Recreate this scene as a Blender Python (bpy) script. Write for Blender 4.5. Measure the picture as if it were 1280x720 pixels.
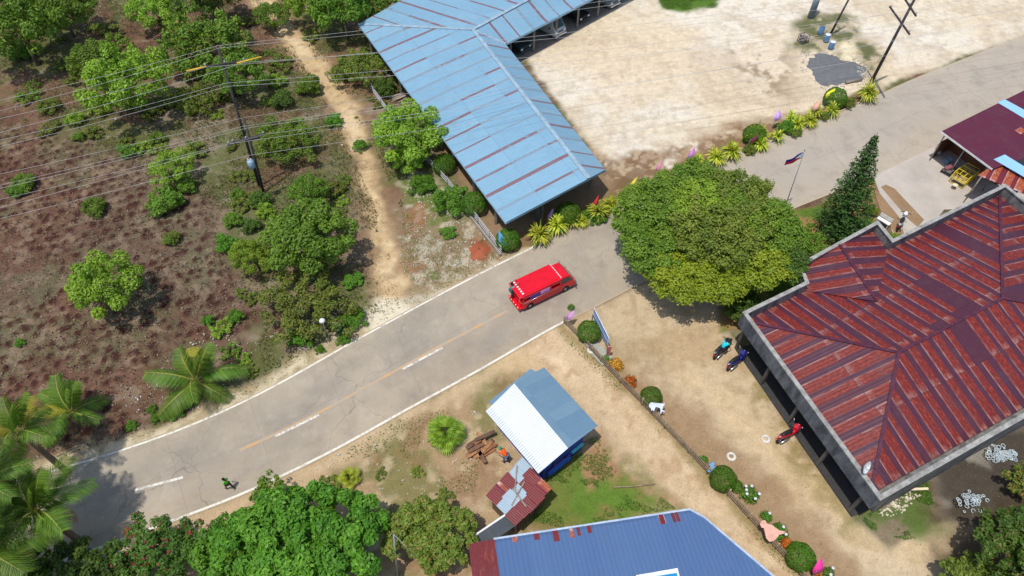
import bpy, bmesh, math, random
import numpy as np
from mathutils import Vector, Matrix
R = math.radians
for o in list(bpy.data.objects): bpy.data.objects.remove(o)
SC = bpy.context.scene
COL = SC.collection
random.seed(7)
RNG = np.random.default_rng(11)

# ------------------------------------------------------------------ camera
H = 40.0; FPX = 853.0; PIT = R(51)
SP, CP = math.sin(PIT), math.cos(PIT)
cam_d = bpy.data.cameras.new('camera'); cam = bpy.data.objects.new('camera', cam_d); COL.objects.link(cam)
cam.location = (0, 0, H); cam.rotation_euler = (R(90) - PIT, 0, 0)
cam_d.sensor_width = 36; cam_d.lens = 36 * FPX / 1280; cam_d.clip_start = .5; cam_d.clip_end = 3000
SC.camera = cam
# ------------------------------------------------------------------ light: high sun from the left
SHX, SHY = 0.22, 0.22                      # shadow offset per metre of height
el = math.atan(1 / math.hypot(SHX, SHY))
w = bpy.data.worlds.new('World'); SC.world = w; w.use_nodes = True
nt = w.node_tree; bg = nt.nodes['Background']
sky = nt.nodes.new('ShaderNodeTexSky'); sky.sky_type = 'NISHITA'; sky.sun_disc = False
sky.sun_elevation = el
sx, sy = -SHX, -SHY                         # towards the sun
sky.sun_rotation = math.atan2(sx, sy)
sky.altitude = 200; sky.dust_density = 1.5
nt.links.new(sky.outputs[0], bg.inputs[0]); bg.inputs[1].default_value = 0.145
sun_d = bpy.data.lights.new('sun', 'SUN'); sun_d.energy = 3.3; sun_d.angle = R(.55); sun_d.color = (1, .965, .90)
sun = bpy.data.objects.new('sun', sun_d); COL.objects.link(sun); sun.location = (-20, -10, 60)
sun.rotation_euler = Vector((SHX, SHY, -1)).to_track_quat('-Z', 'Y').to_euler()
SC.view_settings.view_transform = 'Standard'; SC.view_settings.look = 'None'
SC.view_settings.exposure = 0.03; SC.view_settings.gamma = 1

# ------------------------------------------------------------------ helpers
def g(x, y, z=0.0):
    """where the photo's pixel x, y meets the height z (survey of the place)"""
    u = (x - 640) / FPX; v = -(y - 360) / FPX
    t = (z - H) / (-SP + v * CP)
    return (u * t, (CP + v * SP) * t)
def sdist(x, y, poly):
    d = 1e9; ins = False
    for i in range(len(poly)):
        (ax, ay), (bx, by) = poly[i], poly[(i + 1) % len(poly)]; ex, ey = bx - ax, by - ay
        t = min(1, max(0, ((x - ax) * ex + (y - ay) * ey) / (ex * ex + ey * ey + 1e-9))); d = min(d, math.hypot(x - ax - t * ex, y - ay - t * ey))
        if (ay > y) != (by > y) and x < ax + (y - ay) / (by - ay) * ex: ins = not ins
    return -d if ins else d
# raised bank behind the grey building
BANK = [g(*p) for p in ((1086, 664), (1120, 640), (1180, 560), (1300, 500), (1600, 500), (1600, 900), (1210, 900), (1185, 730), (1150, 690))]
BANK_H = 1.5
def terr(x, y):
    t = min(1, max(0, -sdist(x, y, BANK) / 4.6)); return BANK_H * t * t * (3 - 2 * t)
def P(x, y, z=0.0):
    a = g(x, y, z)
    if x > 1060 and y > 470:
        zz = z
        for _ in range(12): a = g(x, y, zz); zz = .5 * zz + .5 * (z + terr(*a))
        return Vector((a[0], a[1], zz))
    return Vector((a[0], a[1], z))
def ppm(y): return FPX * (SP - (360 - y) / FPX * CP) / H
def lin(c): return tuple(((v / 255) / 12.92 if v / 255 <= .04045 else ((v / 255 + .055) / 1.055) ** 2.4) for v in c)
def tag(o, label=None, cat=None, group=None, kind=None):
    if label: o['label'] = label
    if cat: o['category'] = cat
    if group: o['group'] = group
    if kind: o['kind'] = kind
    return o
def empty(name, loc, rz=0, label=None, cat=None, group=None, scale=None):
    o = bpy.data.objects.new(name, None); COL.objects.link(o)
    o.location = loc; o.rotation_euler = (0, 0, rz); o.empty_display_size = .2
    if scale: o.scale = scale
    return tag(o, label, cat, group)
def mesh_obj(name, me, mats, parent=None):
    o = bpy.data.objects.new(name, me); COL.objects.link(o)
    for m in (mats if isinstance(mats, (list, tuple)) else [mats]): me.materials.append(m)
    if parent: o.parent = parent
    return o
def kids(o): return [c for c in bpy.data.objects if c.parent == o]
def copy_tree(o, parent=None):
    def rec(src, par, ch):
        c = src.copy(); COL.objects.link(c); c.parent = par
        for k in ch.get(src.name, []): rec(k, c, ch)
        return c
    ch = {}
    for x in bpy.data.objects:
        if x.parent: ch.setdefault(x.parent.name, []).append(x)
    return rec(o, parent, ch)

class MB:
    """collects simple solids, then links them as one mesh"""
    def __init__(s): s.v = []; s.f = []; s.m = []; s.sm = []
    def add(s, vs, fs, mi=0, smooth=False):
        n = len(s.v); s.v += [tuple(v) for v in vs]
        for f in fs: s.f.append([n + i for i in f]); s.m.append(mi); s.sm.append(smooth)
        return s
    def box(s, c, d, rz=0, mi=0, M=None, taper=1.0):
        vs = []
        for z in (-1, 1):
            k = taper if z > 0 else 1
            for x, y in ((-1, -1), (1, -1), (1, 1), (-1, 1)): vs.append(Vector((x * d[0] / 2 * k, y * d[1] / 2 * k, z * d[2] / 2)))
        if M is None: M = Matrix.Rotation(rz, 3, 'Z')
        vs = [M @ v + Vector(c) for v in vs]
        return s.add(vs, [(3, 2, 1, 0), (4, 5, 6, 7), (0, 1, 5, 4), (1, 2, 6, 5), (2, 3, 7, 6), (3, 0, 4, 7)], mi)
    def beam(s, a, b, wd, ht, mi=0):
        a, b = Vector(a), Vector(b); d = b - a; L = d.length
        if L < 1e-6: return s
        x = d / L; up = Vector((0, 0, 1))
        if abs(x.z) > .95: up = Vector((0, 1, 0))
        y = up.cross(x).normalized(); z = x.cross(y)
        M = Matrix((x, y, z)).transposed()
        return s.box((a + b) / 2, (L, wd, ht), M=M, mi=mi)
    def tube(s, pts, r, n=8, mi=0, cap=True):
        pts = [Vector(p) for p in pts]; rs = r if isinstance(r, (list, tuple)) else [r] * len(pts)
        vs = []; fs = []
        for i, p in enumerate(pts):
            d = (pts[min(i + 1, len(pts) - 1)] - pts[max(i - 1, 0)]).normalized()
            up = Vector((0, 0, 1)) if abs(d.z) < .9 else Vector((1, 0, 0))
            a = d.cross(up).normalized(); b = d.cross(a)
            for k in range(n):
                t = 2 * math.pi * k / n; vs.append(p + (a * math.cos(t) + b * math.sin(t)) * rs[i])
        for i in range(len(pts) - 1):
            for k in range(n): fs.append((i * n + k, i * n + (k + 1) % n, (i + 1) * n + (k + 1) % n, (i + 1) * n + k))
        s.add(vs, fs, mi, True)
        if cap:
            m = len(s.v) - len(vs)
            s.f.append([m + k for k in range(n)][::-1]); s.m.append(mi); s.sm.append(False)
            s.f.append([m + (len(pts) - 1) * n + k for k in range(n)]); s.m.append(mi); s.sm.append(False)
        return s
    def lathe(s, prof, c=(0, 0, 0), n=20, mi=0, M=None):
        vs = []; fs = []
        for r, z in prof:
            for k in range(n):
                t = 2 * math.pi * k / n; v = Vector((r * math.cos(t), r * math.sin(t), z))
                if M is not None: v = M @ v
                vs.append(v + Vector(c))
        for i in range(len(prof) - 1):
            for k in range(n): fs.append((i * n + k, i * n + (k + 1) % n, (i + 1) * n + (k + 1) % n, (i + 1) * n + k))
        return s.add(vs, fs, mi, True)
    def prism(s, pts2, z0, z1, mi=0):
        n = len(pts2)
        a = sum(pts2[i][0] * pts2[(i + 1) % n][1] - pts2[(i + 1) % n][0] * pts2[i][1] for i in range(n))
        if a < 0: pts2 = pts2[::-1]
        vs = [(p[0], p[1], z0) for p in pts2] + [(p[0], p[1], z1) for p in pts2]
        fs = [list(range(n))[::-1], list(range(n, 2 * n))] + [(i, (i + 1) % n, n + (i + 1) % n, n + i) for i in range(n)]
        return s.add(vs, fs, mi)
    def mesh(s, name):
        me = bpy.data.meshes.new(name); me.from_pydata(s.v, [], s.f); me.update()
        me.polygons.foreach_set('material_index', s.m); me.polygons.foreach_set('use_smooth', s.sm)
        return me
    def build(s, name, mats, parent=None, bevel=0):
        o = mesh_obj(name, s.mesh(name), mats, parent)
        if bevel:
            b = o.modifiers.new('bevel', 'BEVEL'); b.width = bevel; b.segments = 2; b.limit_method = 'ANGLE'; b.angle_limit = R(40)
        return o

# ------------------------------------------------------------------ materials
class NT:
    def __init__(s, name, rough=.8, metal=0, spec=.3):
        s.mat = bpy.data.materials.new(name); s.mat.use_nodes = True; s.t = s.mat.node_tree
        s.b = s.t.nodes['Principled BSDF']; s.out = s.t.nodes['Material Output']
        s.b.inputs['Roughness'].default_value = rough; s.b.inputs['Metallic'].default_value = metal
        s.b.inputs['Specular IOR Level'].default_value = spec
    def n(s, ty, **kw):
        x = s.t.nodes.new('ShaderNode' + ty)
        for k, v in kw.items():
            if k.startswith('i_'):
                key = k[2:]; x.inputs[int(key) if key.isdigit() else key].default_value = v
            else: setattr(x, k, v)
        return x
    def l(s, a, b): s.t.links.new(a, b)
    def math(s, op, a, b=None, c=None, clamp=False):
        x = s.n('Math', operation=op, use_clamp=clamp)
        for i, v in enumerate((a, b, c)):
            if v is None: continue
            if isinstance(v, (int, float)): x.inputs[i].default_value = v
            else: s.l(v, x.inputs[i])
        return x.outputs[0]
    def ramp(s, fac, lo, hi):
        x = s.n('MapRange', clamp=True, i_1=lo, i_2=hi); s.l(fac, x.inputs[0]); return x.outputs[0]
    def mix(s, f, a, b, blend='MIX'):
        x = s.n('Mix', data_type='RGBA', blend_type=blend, clamp_factor=True)
        if isinstance(f, (int, float)): x.inputs[0].default_value = f
        else: s.l(f, x.inputs[0])
        for i, v in ((6, a), (7, b)):
            if isinstance(v, tuple): x.inputs[i].default_value = (*v[:3], 1)
            else: s.l(v, x.inputs[i])
        return x.outputs[2]
    def pos(s): return s.n('TexCoord').outputs['Object']
    def wpos(s): return s.n('NewGeometry').outputs['Position']
    def map(s, vec, scale=(1, 1, 1), rot=(0, 0, 0)):
        x = s.n('Mapping'); s.l(vec, x.inputs[0]); x.inputs['Scale'].default_value = scale; x.inputs['Rotation'].default_value = rot; return x.outputs[0]
    def noise(s, vec, sc, det=4, rough=.55, dim='3D'):
        x = s.n('TexNoise', noise_dimensions=dim); x.inputs['Scale'].default_value = sc; x.inputs['Detail'].default_value = det; x.inputs['Roughness'].default_value = rough
        if vec is not None: s.l(vec, x.inputs['Vector'])
        return x.outputs[0]
    def col(s, c):
        if isinstance(c, tuple): s.b.inputs['Base Color'].default_value = (*c[:3], 1)
        else: s.l(c, s.b.inputs['Base Color'])
    def bump(s, h, dist=.02, st=.5):
        x = s.n('Bump'); x.inputs['Distance'].default_value = dist; x.inputs['Strength'].default_value = st
        s.l(h, x.inputs['Height']); s.l(x.outputs[0], s.b.inputs['Normal'])

MC = {}
def paint(c, rough=.6, metal=0, var=.12, spec=.3, key=None):
    """plain painted or natural surface with slight wear and dirt of its own"""
    k = (c, rough, metal, var)
    if k in MC: return MC[k]
    a = NT('paint_%d' % len(MC), rough, metal, spec)
    n1 = a.noise(a.pos(), 2.3, 5); n2 = a.noise(a.pos(), 14, 3)
    f = a.math('MULTIPLY', a.math('ADD', n1, n2), .5)
    dk = tuple(v * (1 - 2.2 * var) for v in c); lt = tuple(min(1, v * (1 + 1.6 * var) + .01 * var) for v in c)
    a.col(a.mix(a.ramp(f, .36, .64), dk, lt))
    a.l(a.math('ADD', a.math('MULTIPLY', n1, .25), rough - .12), a.b.inputs['Roughness'])
    MC[k] = a.mat; return a.mat
def glass(c=(.02, .03, .035)):
    k = ('glass', c)
    if k not in MC:
        a = NT('dark_glass', .08, 0, .6); a.col(c); MC[k] = a.mat
    return MC[k]

def leaf_mat(name, trans=.22, rough=.55):
    a = NT(name, rough, 0, .35)
    at = a.n('Attribute', attribute_name='Col')
    oi = a.n('ObjectInfo')
    hs = a.n('HueSaturation')
    a.l(at.outputs['Color'], hs.inputs['Color'])
    a.l(a.math('ADD', a.math('MULTIPLY', oi.outputs['Random'], .022), .472), hs.inputs['Hue'])
    a.l(a.math('ADD', a.math('MULTIPLY', oi.outputs['Random'], .35), .85), hs.inputs['Value'])
    a.l(hs.outputs[0], a.b.inputs['Base Color'])
    tr = a.n('BsdfTranslucent'); a.l(hs.outputs[0], tr.inputs[0])
    mx = a.n('MixShader'); mx.inputs[0].default_value = trans
    a.l(a.b.outputs[0], mx.inputs[1]); a.l(tr.outputs[0], mx.inputs[2]); a.l(mx.outputs[0], a.out.inputs[0])
    return a.mat
LEAF = leaf_mat('foliage_leaves', .3)
BARK = paint((.13, .10, .075), .9, var=.25)
WOODG = paint((.30, .25, .20), .9, var=.22)

def concrete(name, c, sc=1.0, stain=.35, rough=.9):
    a = NT(name, rough, 0, .2)
    p = a.wpos()
    n1 = a.noise(p, .35 * sc, 6, .6); n2 = a.noise(p, 3 * sc, 5, .6); n3 = a.noise(p, 22 * sc, 3)
    c1 = a.mix(a.ramp(n1, .32, .68), tuple(v * .84 for v in c), tuple(v * 1.12 for v in c))
    c2 = a.mix(a.math('MULTIPLY', a.ramp(n2, .55, .8), stain), c1, tuple(v * .45 for v in c))
    c3 = a.mix(a.math('MULTIPLY', a.ramp(n3, .35, .7), .25), c2, tuple(v * .75 for v in c))
    a.col(c3); a.bump(n3, .01, .3); return a.mat

# ------------------------------------------------------------------ numpy noise for the ground survey
_T = RNG.random((256, 256))
def vnoise(x, y, sc, seed=0):
    x = x / sc + seed * 17.37 + 1000; y = y / sc + seed * 9.71 + 1000
    xi = np.floor(x).astype(int); yi = np.floor(y).astype(int); fx = x - xi; fy = y - yi
    fx = fx * fx * (3 - 2 * fx); fy = fy * fy * (3 - 2 * fy)
    a = _T[xi % 256, yi % 256]; b = _T[(xi + 1) % 256, yi % 256]; c = _T[xi % 256, (yi + 1) % 256]; d = _T[(xi + 1) % 256, (yi + 1) % 256]
    return a * (1 - fx) * (1 - fy) + b * fx * (1 - fy) + c * (1 - fx) * fy + d * fx * fy
def fbm(x, y, sc, seed=0, o=5):
    s = 0; a = .5; t = 0
    for i in range(o): s = s + a * vnoise(x, y, sc / 2 ** i, seed + i * 3); t += a; a *= .58
    return s / t
def sdf(x, y, poly):
    """signed distance, negative inside"""
    d = np.full(x.shape, 1e9); ins = np.zeros(x.shape, bool); n = len(poly)
    for i in range(n):
        ax, ay = poly[i]; bx, by = poly[(i + 1) % n]; ex, ey = bx - ax, by - ay
        t = np.clip(((x - ax) * ex + (y - ay) * ey) / (ex * ex + ey * ey + 1e-9), 0, 1)
        d = np.minimum(d, np.hypot(x - ax - t * ex, y - ay - t * ey))
        c = ((ay > y) != (by > y)); xx = ax + (y - ay) / (by - ay + 1e-12) * ex
        ins ^= c & (x < xx)
    return np.where(ins, -d, d)
def linedist(x, y, pts, wd):
    """distance to a polyline minus its local half width"""
    d = np.full(x.shape, 1e9)
    for i in range(len(pts) - 1):
        ax, ay = pts[i]; bx, by = pts[i + 1]; ex, ey = bx - ax, by - ay
        t = np.clip(((x - ax) * ex + (y - ay) * ey) / (ex * ex + ey * ey), 0, 1)
        d = np.minimum(d, np.hypot(x - ax - t * ex, y - ay - t * ey) - (wd[i] * (1 - t) + wd[i + 1] * t))
    return d
def GP(pts): return [tuple(P(*p)[:2]) for p in pts]

# road outline
ROAD_TOP = [(-420, 700), (-200, 655), (-60, 622), (60, 588), (150, 562), (250, 526), (340, 483), (430, 431), (520, 382), (580, 350), (662, 309), (760, 262), (830, 228), (900, 197), (960, 176), (1030, 150), (1090, 122), (1140, 99), (1280, 44), (1400, -2), (1600, -70)]
ROAD_BOT = [(-420, 860), (-200, 790), (-40, 745), (100, 697), (205, 657), (290, 627), (350, 599), (420, 565), (500, 519), (600, 465), (700, 406), (730, 392), (800, 355), (880, 315), (979, 266), (1030, 246), (1092, 221), (1165, 184), (1280, 130), (1420, 66), (1640, -25)]
road_poly = GP(ROAD_TOP) + GP(ROAD_BOT)[::-1]
FIELD = [(-300, 90), (0, 150), (120, 180), (260, 250), (285, 320), (318, 400), (240, 440), (190, 500), (170, 545), (60, 575), (-200, 640)]
RUBBLE = [(505, 215), (560, 240), (640, 318), (520, 378), (500, 330)]
PARK = [(585, -60), (650, 60), (700, 130), (762, 215), (820, 222), (900, 190), (960, 168), (1030, 140), (1085, 115), (1140, 95), (1280, 40), (1500, -40), (1400, -200), (700, -200)]
SOUTH = [(205, 660), (350, 600), (500, 520), (600, 466), (700, 408), (760, 470), (900, 620), (1000, 730), (1050, 800), (200, 800)]
YARD = [(700, 560), (745, 545), (800, 600), (850, 640), (700, 665), (640, 660)]
COMP = [(705, 402), (770, 372), (880, 315), (900, 400), (1000, 560), (1060, 645), (1110, 690), (1180, 655), (1250, 640), (1340, 800), (1020, 800), (870, 590)]

def paint_ground(x, y):
    n = x.shape
    N1 = fbm(x, y, 9, 1); N2 = fbm(x, y, 2.2, 2); N3 = fbm(x, y, .7, 3, 3); N4 = fbm(x, y, 20, 4); N5 = fbm(x, y, 4.5, 7)
    wx = x + (fbm(x, y, 1.6, 5) - .5) * 2.2; wy = y + (fbm(x, y, 1.6, 6) - .5) * 2.2
    C = np.zeros(n + (3,))
    def C_(c): return np.array(lin(c))
    def mixc(m, c):
        nonlocal C
        c = np.asarray(c); C = C * (1 - m[..., None]) + c * m[..., None]
    def sm(v, a, b): t = np.clip((v - a) / (b - a), 0, 1); return t * t * (3 - 2 * t)
    # rough scrub of the left bank
    C[:] = C_((124, 96, 76))
    mixc(sm(N1, .42, .62), C_((134, 120, 98)))
    mixc(sm(N2, .5, .66) * .8, C_((100, 72, 58)))
    mixc(sm(N5, .46, .6) * .7, C_((92, 104, 54)))
    mixc(sm(N3, .58, .75) * .5, C_((150, 138, 118)))
    # tilled field, redder soil
    f = sdf(wx, wy, GP(FIELD)); m = sm(-f, -1.5, 1.5)
    mixc(m * .85, C_((110, 82, 66))); mixc(m * sm(N1, .44, .58) * .7, C_((112, 98, 80))); mixc(m * sm(N5, .5, .64) * .55, C_((104, 104, 76))); mixc(m * sm(N3, .54, .68) * .6, C_((146, 126, 104))); mixc(m * sm(N2, .52, .7) * .6, C_((98, 70, 56)))
    # heaps of dug soil in staggered rows
    dx, dy = .84, 1.02
    a = R(24); u = x * math.cos(a) + y * math.sin(a); v = -x * math.sin(a) + y * math.cos(a)
    row = np.floor(v / dy); uu = u + (row % 2) * dx / 2; ci = np.floor(uu / dx)
    jx = (_T[(ci.astype(int)) % 256, row.astype(int) % 256] - .5) * .5; jy = (_T[(ci.astype(int) + 91) % 256, row.astype(int) % 256] - .5) * .45
    rr = .27 + .14 * _T[(ci.astype(int) + 33) % 256, (row.astype(int) + 57) % 256]
    dm = np.hypot((uu - (ci + .5) * dx - jx) * 1.12, (v - (row + .5) * dy - jy) * .85) + (N3 - .5) * .5 + (fbm(x, y, .3, 31, 2) - .5) * .3
    keep = _T[(ci.astype(int) + 7) % 256, (row.astype(int) + 5) % 256] > .12
    mound = sm(-dm, -rr, -rr * .45) * m * keep * sm(fbm(x, y, 7, 9), .33, .45)
    mixc(mound * .96, C_((70, 41, 35)))
    # track
    tr = [(300, -60), (330, 0), (352, 30), (395, 85), (430, 130), (455, 200), (470, 260), (484, 320), (497, 372), (505, 400)]
    td = linedist(wx * .75 + x * .25, wy * .75 + y * .25, GP(tr), [1.5, 1.4, 1.2, 1.1, 1.1, .7, .7, .8, 1.4, 2.4])
    mixc(sm(-td, -1.7, .3) * .75, C_((150, 122, 92)))
    mixc(sm(-td, -.5, .6), C_((198, 170, 128))); mixc(sm(-td, -.1, .9) * sm(N2, .42, .6) * .7, C_((222, 198, 158)))
    mixc(sm(-td, -.2, .8) * sm(N3, .55, .72) * .5, C_((140, 110, 78)))
    # verge along the road: pale crumbled limestone
    rd = sdf(x, y, road_poly)
    left = sdf(x, y, GP([(-300, 300), (340, 300), (640, 300), (720, 330), (300, 720), (-400, 800)])) < 0
    mixc(sm(-(rd + (N2 - .5) * 2.6), -1.7, -.4) * left * .85, C_((182, 162, 128)))
    mixc(sm(-(rd + (N2 - .5) * 2), -1.3, -.1) * left * sm(N3, .4, .62), C_((206, 192, 160)))
    # mouth of the track
    mm = linedist(wx, wy, GP([(478, 395), (520, 380)]), [1.3, .8]); mixc(sm(-mm, -.9, .6), C_((222, 210, 182)))
    # rubble plot between track and fence
    f = sdf(wx, wy, GP(RUBBLE)); m = sm(-f, -1, .8)
    mixc(m * .75, C_((148, 128, 98))); mixc(m * sm(N5, .46, .58) * .8, C_((98, 118, 52))); mixc(m * sm(N3, .52, .66) * .7, C_((196, 184, 162))); mixc(m * sm(N2, .56, .68) * .7, C_((150, 106, 76)))
    f = sdf(wx * .4 + x * .6, wy * .4 + y * .6, GP([(588, 300), (612, 300), (612, 325), (590, 325)])); mixc(sm(-f, -.3, .4), C_((158, 86, 58)))
    # lorry park
    f = sdf(wx * .6 + x * .4, wy * .6 + y * .4, GP(PARK)); m = sm(-f, -.6, .5)
    mixc(m, C_((222, 208, 182))); mixc(m * sm(N1, .42, .6) * .8, C_((226, 217, 200))); mixc(m * sm(N4, .48, .62) * .5, C_((218, 194, 160))); mixc(m * sm(N2, .5, .7) * .3, C_((208, 190, 162)))
    mixc(m * sm(N3, .54, .70) * .35, C_((184, 162, 132))); mixc(m * sm(fbm(x, y, 3.2, 51), .54, .66) * .4, C_((190, 170, 144)))
    # worn brown edge of it beside the hedge, dark patches by the poles
    bd = linedist(wx, wy, GP([(690, 180), (760, 218), (850, 205), (930, 172), (1000, 150)]), [1.2, 2.2, 2.2, 1.5, .8])
    mixc(sm(-bd, -1.8, 1.0) * sm(N2, .40, .56) * m * .85, C_((158, 128, 98))); mixc(sm(-bd, -.8, .8) * sm(N5 + N3 * .5, .66, .80) * .85, C_((126, 98, 70))); mixc(sm(-bd, -.8, .8) * sm(N3, .56, .7) * .7, C_((198, 176, 144)))
    bd = sdf(wx, wy, GP([(925, 55), (985, 70), (985, 120), (920, 110)])); mixc(sm(-bd, -2, 1.5) * sm(N2 + N3 * .4, .60, .78) * .75, C_((140, 118, 92)))
    bd = sdf(wx, wy, GP([(1000, 20), (1060, 18), (1100, 60), (1105, 110), (1080, 95), (1040, 62), (990, 62)])); mm = sm(-bd, -1, 1)
    mixc(mm * .6, C_((150, 132, 96))); mixc(mm * sm(N2, .42, .56) * .9, C_((92, 98, 58)))
    bd = sdf(wx, wy, GP([(1045, 58), (1062, 50), (1085, 85), (1060, 92)])); mixc(sm(-bd, -.5, .8), C_((226, 212, 176)))
    bd = sdf(wx * .5 + x * .5, wy * .5 + y * .5, GP([(815, -10), (910, -10), (895, 8), (860, 14), (828, 10)])); mixc(sm(-bd, -.6, .5), C_((86, 116, 44)))
    # ground below the blue roof
    bd = sdf(x, y, GP([(470, 60), (600, 40), (640, 85), (770, 10), (900, -80), (520, -80)])); mixc(sm(-bd, -.3, .3) * .9, C_((150, 140, 128)))
    bd = sdf(wx * .4 + x * .6, wy * .4 + y * .6, GP([(470, 40), (598, 100), (700, 190), (772, 224), (758, 262), (650, 310), (620, 312)])); mixc(sm(-bd, -.4, .5) * .95, C_((146, 120, 92)))
    # hedge strip
    hd = linedist(wx * .3 + x * .7, wy * .3 + y * .7, GP([(640, 308), (700, 280), (790, 240), (900, 190), (1000, 155), (1088, 116)]), [.8] * 6); mixc(sm(-hd, -.3, .3), C_((134, 108, 78)))
    # south side of the road
    f = sdf(wx * .4 + x * .6, wy * .4 + y * .6, GP(SOUTH)); m = sm(-f, -.5, .5)
    mixc(m, C_((186, 162, 128))); mixc(m * sm(N1, .4, .58) * .7, C_((160, 132, 98))); mixc(m * sm(N5, .5, .62) * .65, C_((108, 112, 60))); mixc(m * sm(N3, .52, .7) * .5, C_((206, 184, 150))); mixc(m * sm(N2, .55, .7) * .6, C_((138, 106, 76)))
    mixc(m * sm(-(rd + (N2 - .5) * 1.5), -1.7, -.2) * .8, C_((200, 174, 138)))
    bd = sdf(wx, wy, GP([(600, 455), (700, 412), (740, 470), (680, 470), (640, 468)])); mixc(sm(-bd, -.8, .8) * .8, C_((206, 178, 138)))
    # dirt lane left of the fence
    ld = linedist(wx * .35 + x * .65, wy * .35 + y * .65, GP([(690, 425), (760, 500), (850, 590), (960, 712), (1050, 810)]), [1.6, 1.5, 1.4, 1.3, 1.4])
    mixc(sm(-ld, -.8, .5), C_((204, 178, 142))); mixc(sm(-ld, -.2, .9) * sm(N2, .46, .62) * .7, C_((222, 196, 160))); mixc(sm(-ld, -.6, .5) * sm(N3, .58, .72) * .5, C_((168, 134, 98)))
    # yard with grass
    f = sdf(wx, wy, GP(YARD)); m = sm(-f, -.8, .9); mixc(m * .85, C_((158, 120, 84))); mixc(m * sm(N5 + N3 * .5, .70, .84) * .8, C_((100, 122, 50)))
    bd = sdf(wx, wy, GP([(720, 590), (790, 610), (835, 640), (720, 655), (690, 640)])); mixc(sm(-bd, -.8, .8) * sm(N2 + N3 * .6, .62, .86) * .85, C_((94, 126, 46)))
    bd = linedist(x, y, GP([(745, 395), (720, 420)]), [.1, .1])
    # verge of the fence
    fd = linedist(wx * .5 + x * .5, wy * .5 + y * .5, GP([(703, 405), (860, 562), (1005, 722)]), [.45, .45, .45]); mixc(sm(-fd, -.35, .35) * .6, C_((128, 112, 62)))
    # compound
    f = sdf(wx * .3 + x * .7, wy * .3 + y * .7, GP(COMP)); m = sm(-f, -.4, .3) * (sdf(x, y, GP([(703, 405), (860, 565), (1005, 725), (1100, 830), (1300, 830), (1300, 300), (700, 300)])) < 0)
    mixc(m, C_((196, 174, 140))); mixc(m * sm(N2, .5, .68) * .5, C_((172, 142, 102))); mixc(m * sm(N1, .45, .6) * .5, C_((210, 190, 158))); mixc(m * sm(N3, .54, .68) * .4, C_((160, 134, 100)))
    bd = linedist(wx, wy, GP([(760, 455), (830, 510), (900, 570), (960, 640), (1040, 730)]), [.6, 1.1, 1.3, 1.6, 2.2]); mixc(m * sm(-bd, -1, .8) * .75, C_((148, 118, 86)))
    bd = linedist(wx, wy, GP([(860, 470), (930, 530), (1010, 610), (1080, 665), (1170, 690)]), [.3, .4, .5, .5, .4]); mixc(m * sm(-bd, -1.2, .6) * .7, C_((210, 184, 144)))
    bd = linedist(wx, wy, GP([(950, 480), (1020, 590), (1060, 650)]), [.8, 1.2, .6]); mixc(m * sm(-bd, -1, .8) * sm(N3 + N2, .85, 1.1) * .8, C_((142, 126, 78)))
    bd = linedist(wx, wy, GP([(760, 430), (820, 440), (800, 470)]), [.6, .6, .3]); mixc(m * sm(-bd, -.8, .8) * .35, C_((140, 122, 88)))
    bd = sdf(wx, wy, GP([(1068, 652), (1120, 620), (1155, 600), (1160, 625), (1180, 665), (1130, 672)])); mixc(sm(-bd, -.8, .8) * sm(N2 + N3 * .5, .5, .72) * .85, C_((82, 108, 42)))
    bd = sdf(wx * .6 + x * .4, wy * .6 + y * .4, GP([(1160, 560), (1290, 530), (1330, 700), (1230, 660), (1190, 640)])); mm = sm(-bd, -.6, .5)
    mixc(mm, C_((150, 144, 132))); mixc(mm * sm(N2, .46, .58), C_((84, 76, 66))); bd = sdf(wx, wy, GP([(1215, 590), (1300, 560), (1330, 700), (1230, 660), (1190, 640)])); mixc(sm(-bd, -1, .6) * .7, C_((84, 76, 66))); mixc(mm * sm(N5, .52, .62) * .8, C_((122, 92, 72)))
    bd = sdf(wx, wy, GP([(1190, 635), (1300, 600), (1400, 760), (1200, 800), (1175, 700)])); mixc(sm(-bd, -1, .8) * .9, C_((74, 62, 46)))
    # garden below the spruce
    bd = sdf(wx * .5 + x * .5, wy * .5 + y * .5, GP([(900, 312), (980, 266), (1040, 246), (1096, 222), (1105, 300), (1000, 390), (900, 420)])); mm = sm(-bd, -.1, .4)
    mixc(mm, C_((156, 124, 80))); mixc(mm * sm(N2, .42, .58), C_((92, 116, 44)))
    return C, mound, rd

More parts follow.
